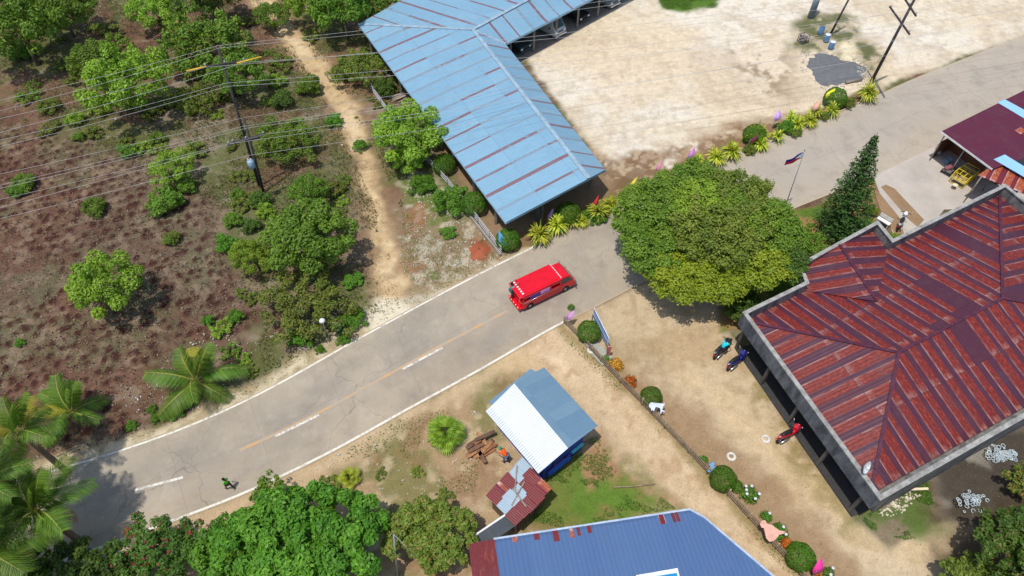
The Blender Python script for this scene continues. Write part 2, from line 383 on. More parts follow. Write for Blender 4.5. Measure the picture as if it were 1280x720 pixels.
def axis(lo, hi, step, far):
    core = np.arange(lo, hi + step / 2, step); out = []
    d = step; p = hi
    while p < far: d *= 1.35; p += d; out.append(p)
    d = step; p = lo; out2 = []
    while p > -far: d *= 1.35; p -= d; out2.append(p)
    return np.array(out2[::-1] + list(core) + out)
def terrv(x, y):
    t = np.clip(-sdf(x, y, BANK) / 4.6, 0, 1); return BANK_H * t * t * (3 - 2 * t)
def make_ground():
    X = axis(-66, 66, .17, 1600); Y = axis(7, 80, .17, 1600)
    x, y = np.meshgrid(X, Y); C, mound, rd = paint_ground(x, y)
    z = (fbm(x, y, 1.4, 21, 4) - .72) * .10 * np.clip((rd - .1) / 1.5, 0, 1) - .012
    left = np.clip((-(x + 8)) / 6, 0, 1)
    z += (fbm(x, y, 5, 23, 3) - .6) * .35 * np.clip((rd - 1.2) / 5, 0, 1) * left
    z += mound * .07 * np.clip(rd / 1.5, 0, 1)
    z += terrv(x, y)
    ny, nx = x.shape
    me = bpy.data.meshes.new('ground'); nv = nx * ny
    me.vertices.add(nv); me.vertices.foreach_set('co', np.stack([x, y, z], -1).astype(np.float32).ravel())
    i = np.arange(nv).reshape(ny, nx); q = np.stack([i[:-1, :-1], i[:-1, 1:], i[1:, 1:], i[1:, :-1]], -1).reshape(-1, 4)
    me.loops.add(q.size); me.loops.foreach_set('vertex_index', q.ravel().astype(np.int32))
    me.polygons.add(len(q)); me.polygons.foreach_set('loop_start', (np.arange(len(q)) * 4).astype(np.int32))
    me.polygons.foreach_set('use_smooth', np.ones(len(q), bool))
    me.update()
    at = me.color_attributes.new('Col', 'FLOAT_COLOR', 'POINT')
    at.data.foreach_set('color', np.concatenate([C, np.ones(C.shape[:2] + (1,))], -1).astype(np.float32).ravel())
    a = NT('soil_and_sand', .95, 0, .1)
    c = a.n('Attribute', attribute_name='Col').outputs['Color']; p = a.wpos()
    n1 = a.noise(p, 1.6, 6, .65); n2 = a.noise(p, 9, 5, .65); n3 = a.noise(p, 32, 3, .6)
    v = a.math('ADD', a.math('MULTIPLY', n1, .5), a.math('ADD', a.math('MULTIPLY', n2, .62), a.math('MULTIPLY', n3, .5)))
    gr = a.n('CombineColor'); k = a.ramp(v, .38, 1.24)
    k2 = a.math('ADD', a.math('MULTIPLY', k, .95), .46)
    for j in range(3): a.l(k2, gr.inputs[j])
    cc = a.mix(1.0, c, gr.outputs[0], 'MULTIPLY')
    vo = a.n('TexVoronoi'); vo.inputs['Scale'].default_value = 5.5; a.l(p, vo.inputs['Vector'])
    sepc = a.n('SeparateColor'); a.l(vo.outputs['Color'], sepc.inputs[0])
    st = a.math('MULTIPLY', a.math('LESS_THAN', vo.outputs['Distance'], .17), a.math('GREATER_THAN', sepc.outputs[0], .72))
    cc = a.mix(a.math('MULTIPLY', st, .45), cc, a.mix(sepc.outputs[1], (.42, .38, .31), (.10, .08, .06)))
    a.col(cc); a.bump(v, .06, .7)
    o = mesh_obj('ground', me, a.mat); tag(o, kind='structure')
    return x, y
make_ground()

# ------------------------------------------------------------------ road
def resample(pts, n):
    pts = [Vector(p) for p in pts]; L = [0]
    for i in range(len(pts) - 1): L.append(L[-1] + (pts[i + 1] - pts[i]).length)
    out = []
    for k in range(n):
        t = L[-1] * k / (n - 1); i = max(j for j in range(len(L)) if L[j] <= t + 1e-9); i = min(i, len(pts) - 2)
        out.append(pts[i].lerp(pts[i + 1], (t - L[i]) / max(1e-9, L[i + 1] - L[i])))
    return out
def smooth(pts, it=3):
    pts = [Vector(p) for p in pts]
    for _ in range(it):
        pts = [pts[0]] + [(pts[i - 1] + pts[i] * 2 + pts[i + 1]) / 4 for i in range(1, len(pts) - 1)] + [pts[-1]]
    return pts
RT = smooth(resample(GP(ROAD_TOP), 160), 6); RB = smooth(resample(GP(ROAD_BOT), 160), 6)
def road_material():
    a = NT('worn_concrete_road', .88, 0, .25)
    uv = a.n('UVMap').outputs[0]; s = a.n('SeparateXYZ'); a.l(uv, s.inputs[0]); p = a.wpos()
    n1 = a.noise(p, .12, 5, .6); n2 = a.noise(a.map(uv, (.12, 1.1, 1)), 1.6, 6, .6); n3 = a.noise(p, 26, 4); n4 = a.noise(p, 1.3, 6, .7)
    base = a.mix(a.ramp(n1, .35, .65), lin((162, 151, 133)), lin((176, 163, 143)))
    base = a.mix(a.math('MULTIPLY', a.ramp(n2, .42, .66), .7), base, lin((138, 130, 120)))
    low = a.math('MULTIPLY', a.ramp(s.outputs[1], .5, .8), a.ramp(a.noise(a.map(uv, (.05, 2.2, 1)), 1.5, 4), .4, .6))
    base = a.mix(a.math('MULTIPLY', low, .5), base, lin((168, 148, 120)))
    n5 = a.noise(a.map(uv, (.3, 1.5, 1)), 1.0, 7, .75)
    base = a.mix(a.math('MULTIPLY', a.ramp(n5, .56, .7), .5), base, lin((118, 110, 104)))
    base = a.mix(a.math('MULTIPLY', a.ramp(n5, .44, .3), .4), base, lin((194, 186, 174)))
    # paler, sandier towards the junction on the right
    base = a.mix(a.math('MULTIPLY', a.ramp(a.n('SeparateXYZ').outputs[0], 0, 1), 0), base, base)
    sp = a.n('SeparateXYZ'); a.l(p, sp.inputs[0])
    base = a.mix(a.math('MULTIPLY', a.ramp(sp.outputs[0], 2, 26), .55), base, lin((182, 171, 158)))
    edge = a.math('ABSOLUTE', a.math('SUBTRACT', s.outputs[1], .5))
    base = a.mix(a.math('MULTIPLY', a.math('MULTIPLY', a.ramp(edge, .2, .5), a.ramp(n4, .35, .6)), .4), base, lin((190, 174, 148)))
    base = a.mix(a.math('MULTIPLY', a.ramp(n4, .62, .8), .45), base, lin((112, 103, 96)))
    base = a.mix(a.math('MULTIPLY', a.ramp(n3, .4, .7), .22), base, lin((120, 112, 104)))
    # joints of the slabs every 4.5 m and along the middle
    ju = a.math('LESS_THAN', a.math('FRACT', a.math('DIVIDE', s.outputs[0], 5.3)), .007)
    jv = a.math('LESS_THAN', a.math('ABSOLUTE', a.math('SUBTRACT', s.outputs[1], .49)), .003)
    j = a.math('MULTIPLY', a.math('MAXIMUM', ju, jv), a.ramp(n4, .3, .55))
    base = a.mix(a.math('MULTIPLY', j, .28), base, lin((92, 84, 76)))
    base = a.mix(a.math('MULTIPLY', a.ramp(a.math('ADD', edge, a.math('MULTIPLY', n4, .06)), .50, .535), .8), base, lin((184, 166, 136)))
    vo = a.n('TexVoronoi', feature='DISTANCE_TO_EDGE'); vo.inputs['Scale'].default_value = .22
    wp = a.n('VectorMath', operation='ADD'); a.l(p, wp.inputs[0]); nc = a.n('TexNoise'); nc.inputs['Scale'].default_value = .7; a.l(p, nc.inputs['Vector']); sc = a.n('VectorMath', operation='SCALE'); sc.inputs['Scale'].default_value = 1.6; a.l(nc.outputs['Color'], sc.inputs[0]); a.l(sc.outputs[0], wp.inputs[1]); a.l(wp.outputs[0], vo.inputs['Vector'])
    crk = a.math('MULTIPLY', a.math('LESS_THAN', vo.outputs['Distance'], .006), a.ramp(n1, .45, .6))
    base = a.mix(a.math('MULTIPLY', crk, .4), base, lin((96, 88, 80)))
    n6 = a.noise(p, .5, 7, .7); base = a.mix(a.math('MULTIPLY', a.ramp(n6, .52, .68), .45), base, lin((136, 126, 114))); base = a.mix(a.math('MULTIPLY', a.ramp(n6, .44, .30), .4), base, lin((188, 176, 158)))
    a.col(base); a.bump(n3, .008, .3); return a.mat
def strip(name, A, B, z, mat, skirt=.12, cols=6):
    v = []; f = []; uvs = []; L = 0
    n = len(A)
    for i in range(n):
        if i: L += ((A[i] + B[i]) / 2 - (A[i - 1] + B[i - 1]) / 2).length
        for k in range(cols + 1):
            q = A[i].lerp(B[i], k / cols); v.append((q.x, q.y, z)); uvs.append((L, k / cols))
    c = cols + 1
    for i in range(n - 1):
        for k in range(cols): f.append((i * c + k, (i + 1) * c + k, (i + 1) * c + k + 1, i * c + k + 1)[::-1] if False else (i * c + k + 1, (i + 1) * c + k + 1, (i + 1) * c + k, i * c + k)[::-1][::-1])
    m = len(v)
    if skirt:
        for i in range(n): v.append((A[i].x, A[i].y, z - skirt)); v.append((B[i].x, B[i].y, z - skirt)); uvs += [(0, 0), (0, 1)]
        for i in range(n - 1):
            f.append((i * c, (i + 1) * c, m + 2 * i + 2, m + 2 * i)); f.append((i * c + cols, m + 2 * i + 1, m + 2 * i + 3, (i + 1) * c + cols))
    me = bpy.data.meshes.new(name); me.from_pydata(v, [], f); me.update()
    ul = me.uv_layers.new(name='UVMap')
    for lp in me.loops: ul.data[lp.index].uv = uvs[lp.vertex_index]
    bm = bmesh.new(); bm.from_mesh(me); bmesh.ops.recalc_face_normals(bm, faces=bm.faces); bm.to_mesh(me); bm.free()
    if sum(p.normal.z for p in me.polygons) < 0: me.flip_normals()
    return mesh_obj(name, me, mat)
tag(strip('road', RT, RB, .03, road_material()), kind='structure')
def worn_paint(name, c, wear=.45):
    a = NT(name, .8, 0, .2); p = a.wpos(); n = a.noise(p, 5, 6, .7); n2 = a.noise(p, 1, 3)
    f = a.ramp(a.math('ADD', a.math('MULTIPLY', n, .7), a.math('MULTIPLY', n2, .4)), wear, wear + .16)
    a.col(a.mix(f, lin((168, 158, 144)), c)); return a.mat
WLINE = worn_paint('worn_white_line', lin((226, 220, 204)), .40); OLINE = worn_paint('worn_orange_line', lin((206, 158, 98)), .50); WLINE2 = worn_paint('worn_white_dash', lin((224, 220, 208)), .45)
def line_along(name, pts, wd, z, mat, n=60):
    p = smooth(resample(GP(pts), n), 3); A = []; B = []
    for i in range(n):
        d = (p[min(i + 1, n - 1)] - p[max(i - 1, 0)]).normalized(); q = Vector((-d.y, d.x)) * wd / 2
        A.append(p[i] + q); B.append(p[i] - q)
    return tag(strip(name, A, B, z, mat, 0, 1), kind='structure')
def inset(E, O, frac_pts, off, i0, i1, wd, name, z, mat):
    A = []; B = []
    for i in range(i0, i1):
        d = (O[i] - E[i]).normalized(); A.append(E[i] + d * off); B.append(E[i] + d * (off + wd * .85))
    return tag(strip(name, A, B, z, mat, 0, 1), kind='structure')
def idx(E, px):
    t = Vector(g(*px)); return min(range(len(E)), key=lambda i: (E[i] - t).length)
inset(RT, RB, 0, .10, 0, idx(RT, (664, 308)) + 1, .16, 'white_edge_line', .036, WLINE)
inset(RB, RT, 0, .06, idx(RB, (205, 657)) - 12, idx(RB, (716, 399)) + 1, .18, 'white_edge_line', .036, WLINE)
line_along('orange_centre_line', [(300, 563), (345, 543), (405, 513), (465, 480), (550, 433), (634, 389)], .2, .036, OLINE)
for a_, b_ in (((344, 546), (399, 519)), ((503, 462), (553, 435)), ((168, 613), (229, 597))):
    line_along('white_centre_dash', [a_, b_], .17, .040, WLINE2, 8)
line_along('white_centre_dash', [(-60, 663), (10, 648)], .17, .040, WLINE2, 8)

# concrete yard of the shop, with two beds of soil
CONC = concrete('pale_concrete', lin((186, 176, 164)))
m = MB(); m.prism(GP([(1090, 216), (1160, 178), (1300, 112), (1400, 200), (1290, 260), (1180, 262), (1150, 300), (1122, 318), (1110, 270)]), -.2, .022)
tag(m.build('concrete_yard', CONC), kind='structure')
SOILM = concrete('bed_soil', lin((150, 122, 92)), 3)
for poly in ([(1101, 234), (1107, 231), (1118, 236), (1155, 275), (1147, 284), (1136, 275)], [(1092, 238), (1098, 240), (1124, 272), (1132, 300), (1118, 292), (1100, 262)]):
    m = MB(); m.prism(GP(poly), -.2, .032); tag(m.build('planting_bed', SOILM), kind='structure')
KERB = concrete('kerb_concrete', lin((176, 166, 150)), 2)
m = MB()
for i in range(idx(RT, (690, 296)), idx(RT, (1090, 122))):
    m.beam((RT[i].x, RT[i].y + .05, .05), (RT[i + 1].x, RT[i + 1].y + .05, .05), .12, .16)
tag(m.build('kerb', KERB), kind='structure')
# ------------------------------------------------------------------ roof sheets
def metal_roof(name, main, alt, rust, pale, sheet=.8, rust_amt=.5, band=0.0, lap=2.6, bare=.3, seam_rust=0.0, corr=.2, rough=.5, altamt=.5):
    """corrugated sheets: u runs along the eave, v up the slope (metres)"""
    a = NT(name, rough, .0, .45)
    uv = a.n('UVMap').outputs[0]; s = a.n('SeparateXYZ'); a.l(uv, s.inputs[0]); u, v = s.outputs[0], s.outputs[1]
    si = a.math('FLOOR', a.math('DIVIDE', u, sheet)); li = a.math('FLOOR', a.math('DIVIDE', v, lap))
    w1 = a.n('TexWhiteNoise', noise_dimensions='2D'); cx = a.n('CombineXYZ'); a.l(si, cx.inputs[0]); a.l(a.math('MULTIPLY', li, 1.0), cx.inputs[1]); a.l(cx.outputs[0], w1.inputs['Vector'])
    w2 = a.n('TexWhiteNoise', noise_dimensions='1D'); a.l(si, w2.inputs['W'])
    r1, r2 = w1.outputs['Value'], w2.outputs['Value']
    nst = a.noise(a.map(uv, (6, .8, 1)), 1.0, 6, .65); nfi = a.noise(a.map(uv, (11, 4, 1)), 1.0, 5, .7); nb = a.noise(a.map(uv, (.5, .5, 1)), 1.0, 4)
    nmed = a.noise(a.map(uv, (3.0, 2.0, 1)), 1.0, 5, .7)
    c = a.mix(a.math('MULTIPLY', a.math('ADD', a.math('MULTIPLY', r1, .6), a.math('MULTIPLY', nb, .6)), altamt), main, alt)
    c = a.mix(a.math('MULTIPLY', a.ramp(nst, .45, .75), .3), c, tuple(x * .7 for x in main))
    if band:
        fr = a.math('FRACT', a.math('DIVIDE', u, sheet)); 
        on = a.math('LESS_THAN', fr, a.math('ADD', a.math('ADD', a.math('MULTIPLY', r2, .34), .34), a.math('MULTIPLY', r1, .12)))
        on = a.math('MULTIPLY', on, a.math('GREATER_THAN', a.math('ADD', r1, a.math('MULTIPLY', r2, .5)), .30))
        f = a.math('MULTIPLY', on, a.ramp(a.math('ADD', a.math('MULTIPLY', nst, .55), a.math('MULTIPLY', nmed, .45)), .38, .52))
        mo = a.noise(a.map(uv, (8, 3.0, 1)), 1.0, 8, .85)
        c = a.mix(a.math('MULTIPLY', on, .9), c, tuple(x * .6 for x in rust)); c = a.mix(a.math('MULTIPLY', on, a.ramp(mo, .45, .53)), c, rust)
        c = a.mix(a.math('MULTIPLY', on, a.math('MULTIPLY', a.ramp(mo, .53, .61), .85)), c, tuple(min(1, x * y) for x, y in zip(rust, (1.5, 2.6, 2.3))))
        c = a.mix(a.math('MULTIPLY', on, a.math('MULTIPLY', a.ramp(mo, .60, .68), .8)), c, pale)
        ed = a.math('MULTIPLY', on, a.ramp(fr, .13, .02)); c = a.mix(a.math('MULTIPLY', ed, a.math('MULTIPLY', a.ramp(nst, .42, .6), .8)), c, pale)
        lf = a.math('FRACT', a.math('DIVIDE', v, lap))
        c = a.mix(a.math('MULTIPLY', a.math('MULTIPLY', on, a.ramp(lf, .14, .0)), a.math('MULTIPLY', a.ramp(nmed, .42, .6), bare * 2)), c, pale)
        c = a.mix(a.math('MULTIPLY', a.math('LESS_THAN', lf, .012), .6), c, tuple(x * .5 for x in main))
    else:
        f = a.ramp(a.math('ADD', a.math('ADD', a.math('MULTIPLY', nst, .6), a.math('MULTIPLY', nmed, .4)), a.math('MULTIPLY', r1, .16)), .74 - rust_amt * .3, .84 - rust_amt * .3)
        c = a.mix(f, c, rust)
        c = a.mix(a.math('MULTIPLY', f, a.ramp(nfi, .5, .7)), c, tuple(x * .5 for x in rust))
        lf = a.math('FRACT', a.math('DIVIDE', v, lap)); c = a.mix(a.math('MULTIPLY', a.math('LESS_THAN', lf, .014), .35), c, tuple(x * .5 for x in main))
    if seam_rust:
        fr = a.math('FRACT', a.math('DIVIDE', u, sheet)); wob = a.math('ADD', a.math('MULTIPLY', nst, .05), .02)
        seam = a.math('LESS_THAN', fr, a.math('ADD', a.math('ADD', wob, a.math('MULTIPLY', nfi, .06)), a.math('MULTIPLY', r2, seam_rust * .055)))
        vis = a.ramp(a.math('ADD', a.math('ADD', nb, a.math('MULTIPLY', r1, .3)), a.math('MULTIPLY', nmed, .4)), .52, .68)
        c = a.mix(a.math('MULTIPLY', a.math('MULTIPLY', seam, vis), .8), c, a.mix(a.ramp(a.math('ADD', r1, a.math('MULTIPLY', nmed, .8)), .85, 1.0), tuple(x * .45 + y * .55 for x, y in zip(main, (.24, .2, .19))), rust))
        c = a.mix(a.math('MULTIPLY', a.math('LESS_THAN', fr, .012), .5), c, tuple(x * .4 for x in main))
    a.col(c)
    wv = a.math('SINE', a.math('MULTIPLY', u, 2 * math.pi / corr)); a.bump(a.math('ADD', wv, a.math('MULTIPLY', nfi, .5)), .012, .3 if band else .5)
    dst = a.noise(a.wpos(), .9, 6, .7); c = a.mix(a.math('MULTIPLY', a.ramp(dst, .50, .72), .35), c, tuple(x * .6 + .05 for x in main)); c = a.mix(a.math('MULTIPLY', a.ramp(nfi, .60, .70), .3), c, tuple(min(1, x * 1.2 + .03) for x in main)); a.col(c)
    a.l(a.math('ADD', a.math('MULTIPLY', nmed, .3), rough - .12), a.b.inputs['Roughness'])
    return a.mat
class Roof:
    def __init__(s): s.v = []; s.f = []; s.uv = []; s.mi = []
    def face(s, pts, e0=0, e1=1, mi=0, uo=0.0):
        """pts 3D; e0-e1 is the eave"""
        pts = [Vector(p) for p in pts]; o = pts[e0]; ux = (pts[e1] - pts[e0]); ux.z = 0; ux.normalize()
        nrm = Vector((0, 0, 0))
        for i in range(len(pts)): nrm += (pts[i] - pts[0]).cross(pts[(i + 1) % len(pts)] - pts[0])
        nrm.normalize()
        if nrm.z < 0: pts = pts[::-1]; nrm = -nrm
        ux = (ux - nrm * ux.dot(nrm)).normalized(); vx = nrm.cross(ux)
        n = len(s.v); s.v += pts; s.f.append(list(range(n, n + len(pts)))); s.mi.append(mi)
        for p in pts: s.uv.append(((p - o).dot(ux) + uo, abs((p - o).dot(vx))))
        return s
    def build(s, name, mats, parent, th=.05):
        me = bpy.data.meshes.new(name); me.from_pydata(s.v, [], s.f); me.update(); ul = me.uv_layers.new(name='UVMap')
        for lp in me.loops: ul.data[lp.index].uv = s.uv[lp.vertex_index]
        me.polygons.foreach_set('material_index', s.mi)
        o = mesh_obj(name, me, mats, parent)
        if th: md = o.modifiers.new('thick', 'SOLIDIFY'); md.thickness = th; md.offset = -1
        return o
def roof_obj(name, faces, mats, parent, th=.05):
    r = Roof()
    for f in faces: r.face(*f)
    return r.build(name, mats, parent, th)

BLUEROOF = metal_roof('sky_blue_painted_sheets', lin((118, 158, 182)), lin((140, 178, 198)), lin((124, 62, 54)), (.6, .6, .6), sheet=1.9, rust_amt=-.1, lap=3.4, seam_rust=2.2, corr=.22)
REDROOF = metal_roof('rusted_maroon_sheets', lin((80, 32, 46)), lin((68, 42, 66)), lin((128, 38, 26)), lin((172, 140, 132)), sheet=1.02, band=1, lap=3.4, bare=.35, corr=.24)
REDROOF2 = metal_roof('rusted_red_sheets', lin((120, 34, 40)), lin((90, 36, 50)), lin((172, 84, 52)), lin((210, 200, 195)), sheet=.9, band=1, lap=2.2, bare=.5, corr=.18)
MAROON = metal_roof('maroon_painted_sheets', lin((94, 28, 46)), lin((84, 34, 58)), lin((140, 70, 60)), (.5, .5, .5), sheet=1.0, rust_amt=-.15, lap=6, corr=.2, rough=.45)
SKYL = metal_roof('light_blue_sheet', lin((140, 190, 226)), lin((160, 205, 232)), lin((180, 190, 200)), (.6, .6, .6), rust_amt=-.3)
WHITER = metal_roof('bare_bright_sheets', lin((206, 213, 218)), lin((188, 198, 206)), lin((166, 176, 184)), (.8, .8, .8), sheet=.7, rust_amt=-.1, lap=30, corr=.16, rough=.35)
GREYR = metal_roof('blue_grey_sheets', lin((124, 152, 168)), lin((100, 132, 156)), lin((112, 128, 140)), (.5, .5, .5), sheet=.75, rust_amt=-.05, lap=2.2, corr=.16, altamt=1.0)
ZINC = metal_roof('zinc_sheet', lin((150, 172, 186)), lin((170, 186, 196)), lin((160, 92, 62)), (.5, .5, .5), sheet=.7, rust_amt=.12, lap=3, corr=.12)
RUSTS = metal_roof('deep_rust_sheet', lin((122, 42, 42)), lin((98, 40, 46)), lin((158, 78, 52)), (.5, .5, .5), sheet=.7, rust_amt=.22, lap=3, corr=.12)
COBALT = metal_roof('cobalt_blue_sheets', lin((84, 112, 152)), lin((68, 96, 140)), lin((110, 100, 140)), (.5, .5, .5), sheet=.9, rust_amt=-.12, lap=14, corr=.25, rough=.4)
WEATH = None
def weathered_wall(name, c, dark):
    a = NT(name, .9, 0, .2); p = a.wpos()
    n1 = a.noise(a.map(p, (1.4, 1.4, .5)), 1.3, 6, .65); n2 = a.noise(a.map(p, (3, 3, .6)), 1.0, 5, .6); n3 = a.noise(p, 12, 4)
    cc = a.mix(a.ramp(n1, .36, .62), dark, c); cc = a.mix(a.math('MULTIPLY', a.ramp(n2, .5, .68), .6), cc, tuple(x * .5 for x in dark)); cc = a.mix(a.math('MULTIPLY', a.ramp(n3, .4, .7), .3), cc, tuple(x * 1.2 for x in c))
    a.col(cc); a.bump(n3, .01, .3); return a.mat
PARA = weathered_wall('mildewed_concrete', lin((136, 135, 132)), lin((78, 79, 80)))
FASC = weathered_wall('black_streaked_concrete', lin((108, 112, 118)), lin((60, 64, 70)))
DARKW = weathered_wall('dark_wall', lin((104, 100, 96)), lin((70, 68, 66)))
CREAM = weathered_wall('cream_wall', lin((190, 180, 160)), lin((150, 140, 122)))
CAP = weathered_wall('parapet_cap', lin((170, 168, 162)), lin((126, 124, 120)))
STEEL = paint((.32, .33, .34), .5, .4, .1); DSTEEL = paint((.10, .10, .11), .6, .3, .1); WHITE = paint((.78, .78, .76), .5); BLACK = paint((.02, .02, .022), .55); RUBBER = paint((.03, .03, .03), .85)

# ------------------------------------------------------------------ long blue-roofed terminal
ZE = 2.9
def V3(px, z): a = g(px[0], px[1], z); return Vector((a[0], a[1], z))
t = empty('terminal_shed', V3((632, 278), 0), 0, 'long L-shaped open shed with rusty sky-blue metal roof beside the sandy lorry park', 'shed')
def W(o, m): m.v = [tuple(Vector(v) - o.location) for v in m.v]; return m      # world to local of an unrotated empty
A = V3((448, 30), ZE); B = V3((632, 278), ZE - .15); Cc = V3((757, 212), ZE - .15); I = V3((632, 55), ZE)
zr = ZE + 1.25
J = V3((591, 37), zr); Rf = V3((736, 223), zr - .1)
# upper wing runs on along the direction of its eave
ue = (V3((745, -4), ZE) - I); ue.z = 0; ue.normalize()
ur = V3((665, -3), zr) - J; ur.z = 0; ur.normalize()
o1 = V3((500, 1), ZE) - A; o1.z = 0; o1.normalize()
I2 = I + ue * 30; J2 = J + ur * 38; A2 = A + o1 * 46
r = Roof()
r.face([A, B, Rf, J], 0, 1)
r.face([Cc, I, J, Rf], 0, 1)
r.face([A, A2, J2, J], 0, 1)
r.face([I, I2, J2, J], 0, 1)
r.v = [v - t.location for v in r.v]
r.build('roof', BLUEROOF, t, .05)
RIDGE = paint(lin((150, 172, 186)), .55, 0, .15)
m = MB()
for p, q in ((A, J), (J, Rf), (J, J2), (J, I)): m.beam(p + Vector((0, 0, .03)), q + Vector((0, 0, .03)), .34, .05)
W(t, m).build('ridge_cap', RIDGE, t)
m = MB()
for p, q in ((B, Cc), (A, B), (Cc, I), (I, I2)): m.beam(p - Vector((0, 0, .12)), q - Vector((0, 0, .12)), .05, .16)
W(t, m).build('fascia_board', paint(lin((150, 185, 205)), .6), t)
def lerp(a, b, k): return a + (b - a) * k
for (p, q, n) in ((A, B, 8), (Cc, I, 6), (I, I2, 9)):
    inn = (((A + Cc) / 2) - (p + q) / 2); inn.z = 0; inn.normalize()
    if p is I: inn = Vector((-ue.y, ue.x, 0))
    for k in range(n):
        c = lerp(p, q, (k + .35) / n) + inn * .5
        mm = MB(); mm.box((c.x, c.y, 1.4), (.2, .2, 2.8)); W(t, mm).build('post', concrete('post_concrete', lin((140, 134, 124)), 3) if k == 0 and p is A else bpy.data.materials['post_concrete'], t)
# rear wall of the parking wing and a counter wall in the front wing
mm = MB(); a_, b_ = I + ue * -1.5 + Vector((-ue.y, ue.x, 0)) * 6.2, I2 + Vector((-ue.y, ue.x, 0)) * 6.2
mm.beam((a_.x, a_.y, 1.2), (b_.x, b_.y, 1.2), .15, 2.4); W(t, mm).build('back_wall', DARKW, t)
mm = MB(); a_, b_ = lerp(A, J, .5), lerp(B, Rf, .45); mm.beam((a_.x, a_.y, 1.2), (b_.x, b_.y - 3 + 3.6, 1.2), .15, 2.4); W(t, mm).build('partition_wall', DARKW, t)

# ------------------------------------------------------------------ red-roofed building with parapet
ZP = 3.7; ZB = 2.4; ZR0 = 2.9
t = empty('market_building', V3((1100, 625), 0), 0, 'large grey building with rusted maroon hip roof behind a mildewed parapet', 'building')
pa, pb, pc, pd, pe, pf = [V3(p, ZP) for p in ((929, 391), (1007, 353), (998, 331), (1097, 277), (1116, 300), (1256, 231))]
pi = V3((1100, 625), ZP)
dl = (pi - pa); ln = dl.length; dl.normalize()
db = V3((1280, 522), ZP) - pi; db.normalize()
pg = pf + dl * ln * 1.0
ph = pi + db * ((pg - pi).dot(db)); pg = ph
poly = [pa, pb, pc, pd, pe, pf, pg, pi]
def offset_poly(poly, d):
    n = len(poly); out = []
    ar = sum(poly[i].x * poly[(i + 1) % n].y - poly[(i + 1) % n].x * poly[i].y for i in range(n)); sg = 1 if ar > 0 else -1
    for i in range(n):
        a, b, c = poly[i - 1], poly[i], poly[(i + 1) % n]
        d1 = (b - a).normalized(); d2 = (c - b).normalized()
        n1 = Vector((-d1.y, d1.x, 0)) * sg; n2 = Vector((-d2.y, d2.x, 0)) * sg
        k = (n1 + n2); k = k / max(.3, k.dot(n1)) if True else k
        out.append(b + k * d)
    return out
inn = offset_poly(poly, .16)
m = MB(); n = len(poly)
vs = [(p.x, p.y, z) for z in (ZB, ZP) for p in poly] + [(p.x, p.y, z) for z in (ZB, ZP) for p in inn]
fs = []
for i in range(n):
    j = (i + 1) % n
    fs += [(i, j, n + j, n + i), (2 * n + j, 2 * n + i, 3 * n + i, 3 * n + j), (j, i, 2 * n + i, 2 * n + j)]
m.add(vs, fs)
o = W(t, m).build('parapet', [PARA, FASC], t)
m = MB(); out2 = offset_poly(poly, -.05); in2 = offset_poly(poly, .22)
vs = [(p.x, p.y, z) for z in (ZP, ZP + .07) for p in out2] + [(p.x, p.y, z) for z in (ZP, ZP + .07) for p in in2]
fs = []
for i in range(n):
    j = (i + 1) % n
    fs += [(i, j, n + j, n + i), (2 * n + j, 2 * n + i, 3 * n + i, 3 * n + j), (j, i, 2 * n + i, 2 * n + j), (n + i, n + j, 3 * n + j, 3 * n + i)]
m.add(vs, fs); W(t, m).build('parapet_cap', CAP, t)
# streaked outer fascia on the lane side and soffit slab
m = MB(); d1 = dl; nrm = Vector((-dl.y, dl.x, 0));
if nrm.dot(pa - pf) < 0: nrm = -nrm
m.beam(pa + nrm * .03 + Vector((0, 0, -.65)), pi + nrm * .03 + Vector((0, 0, -.65)), .05, 1.28); W(t, m).build('fascia', FASC, t)
m = MB(); m.prism([(p.x, p.y) for p in offset_poly(poly, .17)], ZB, ZB + .15); W(t, m).build('gutter_slab', PARA, t)
wall_in = offset_poly(poly, 1.5)
wall_in[7] = wall_in[7] + dl * 1.42; wall_in[6] = wall_in[6] + dl * 1.42
m = MB(); w1, w2 = [(p.x, p.y) for p in wall_in], None
m.prism(w1, 0, ZB); W(t, m).build('wall', [DARKW], t)
m = MB(); q0, q1 = wall_in[7] + dl * .02, wall_in[6] + dl * .02; m.beam((q0.x, q0.y, 1.25), (q1.x, q1.y, 1.25), .1, 2.4); W(t, m).build('rear_wall', PARA, t)
# posts and openings on the lane side
WIN = glass((.03, .035, .04))
wa, wi = wall_in[0], wall_in[-1]
dw = (wi - wa).normalized(); Lw = (wi - wa).length; angw = math.atan2(dw.y, dw.x)
for k in range(5):
    c = wa + dw * (Lw * (k + .5) / 5) + nrm * .02
    mm = MB(); mm.box((c.x, c.y, 1.45), (1.5, .08, 1.0), angw); wn = W(t, mm).build('window', DSTEEL, t)
    mm = MB(); mm.box((c.x + nrm.x * .05, c.y + nrm.y * .05, 1.45), (1.35, .03, .86), angw); W(t, mm).build('pane', WIN, wn)
for k in range(5):
    c = lerp(pa, pi, (k + .15) / 4.4) - nrm * .25
    mm = MB(); mm.box((c.x, c.y, ZB / 2), (.18, .18, ZB), angw); W(t, mm).build('post', DARKW, t)
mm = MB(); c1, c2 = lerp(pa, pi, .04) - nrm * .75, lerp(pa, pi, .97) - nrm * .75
mm.beam((c1.x, c1.y, .04), (c2.x, c2.y, .04), 1.2, .10); W(t, mm).build('step', paint((.05, .048, .046), .9), t)  # near-black corridor slab; the shade under the overhang is painted into its colour
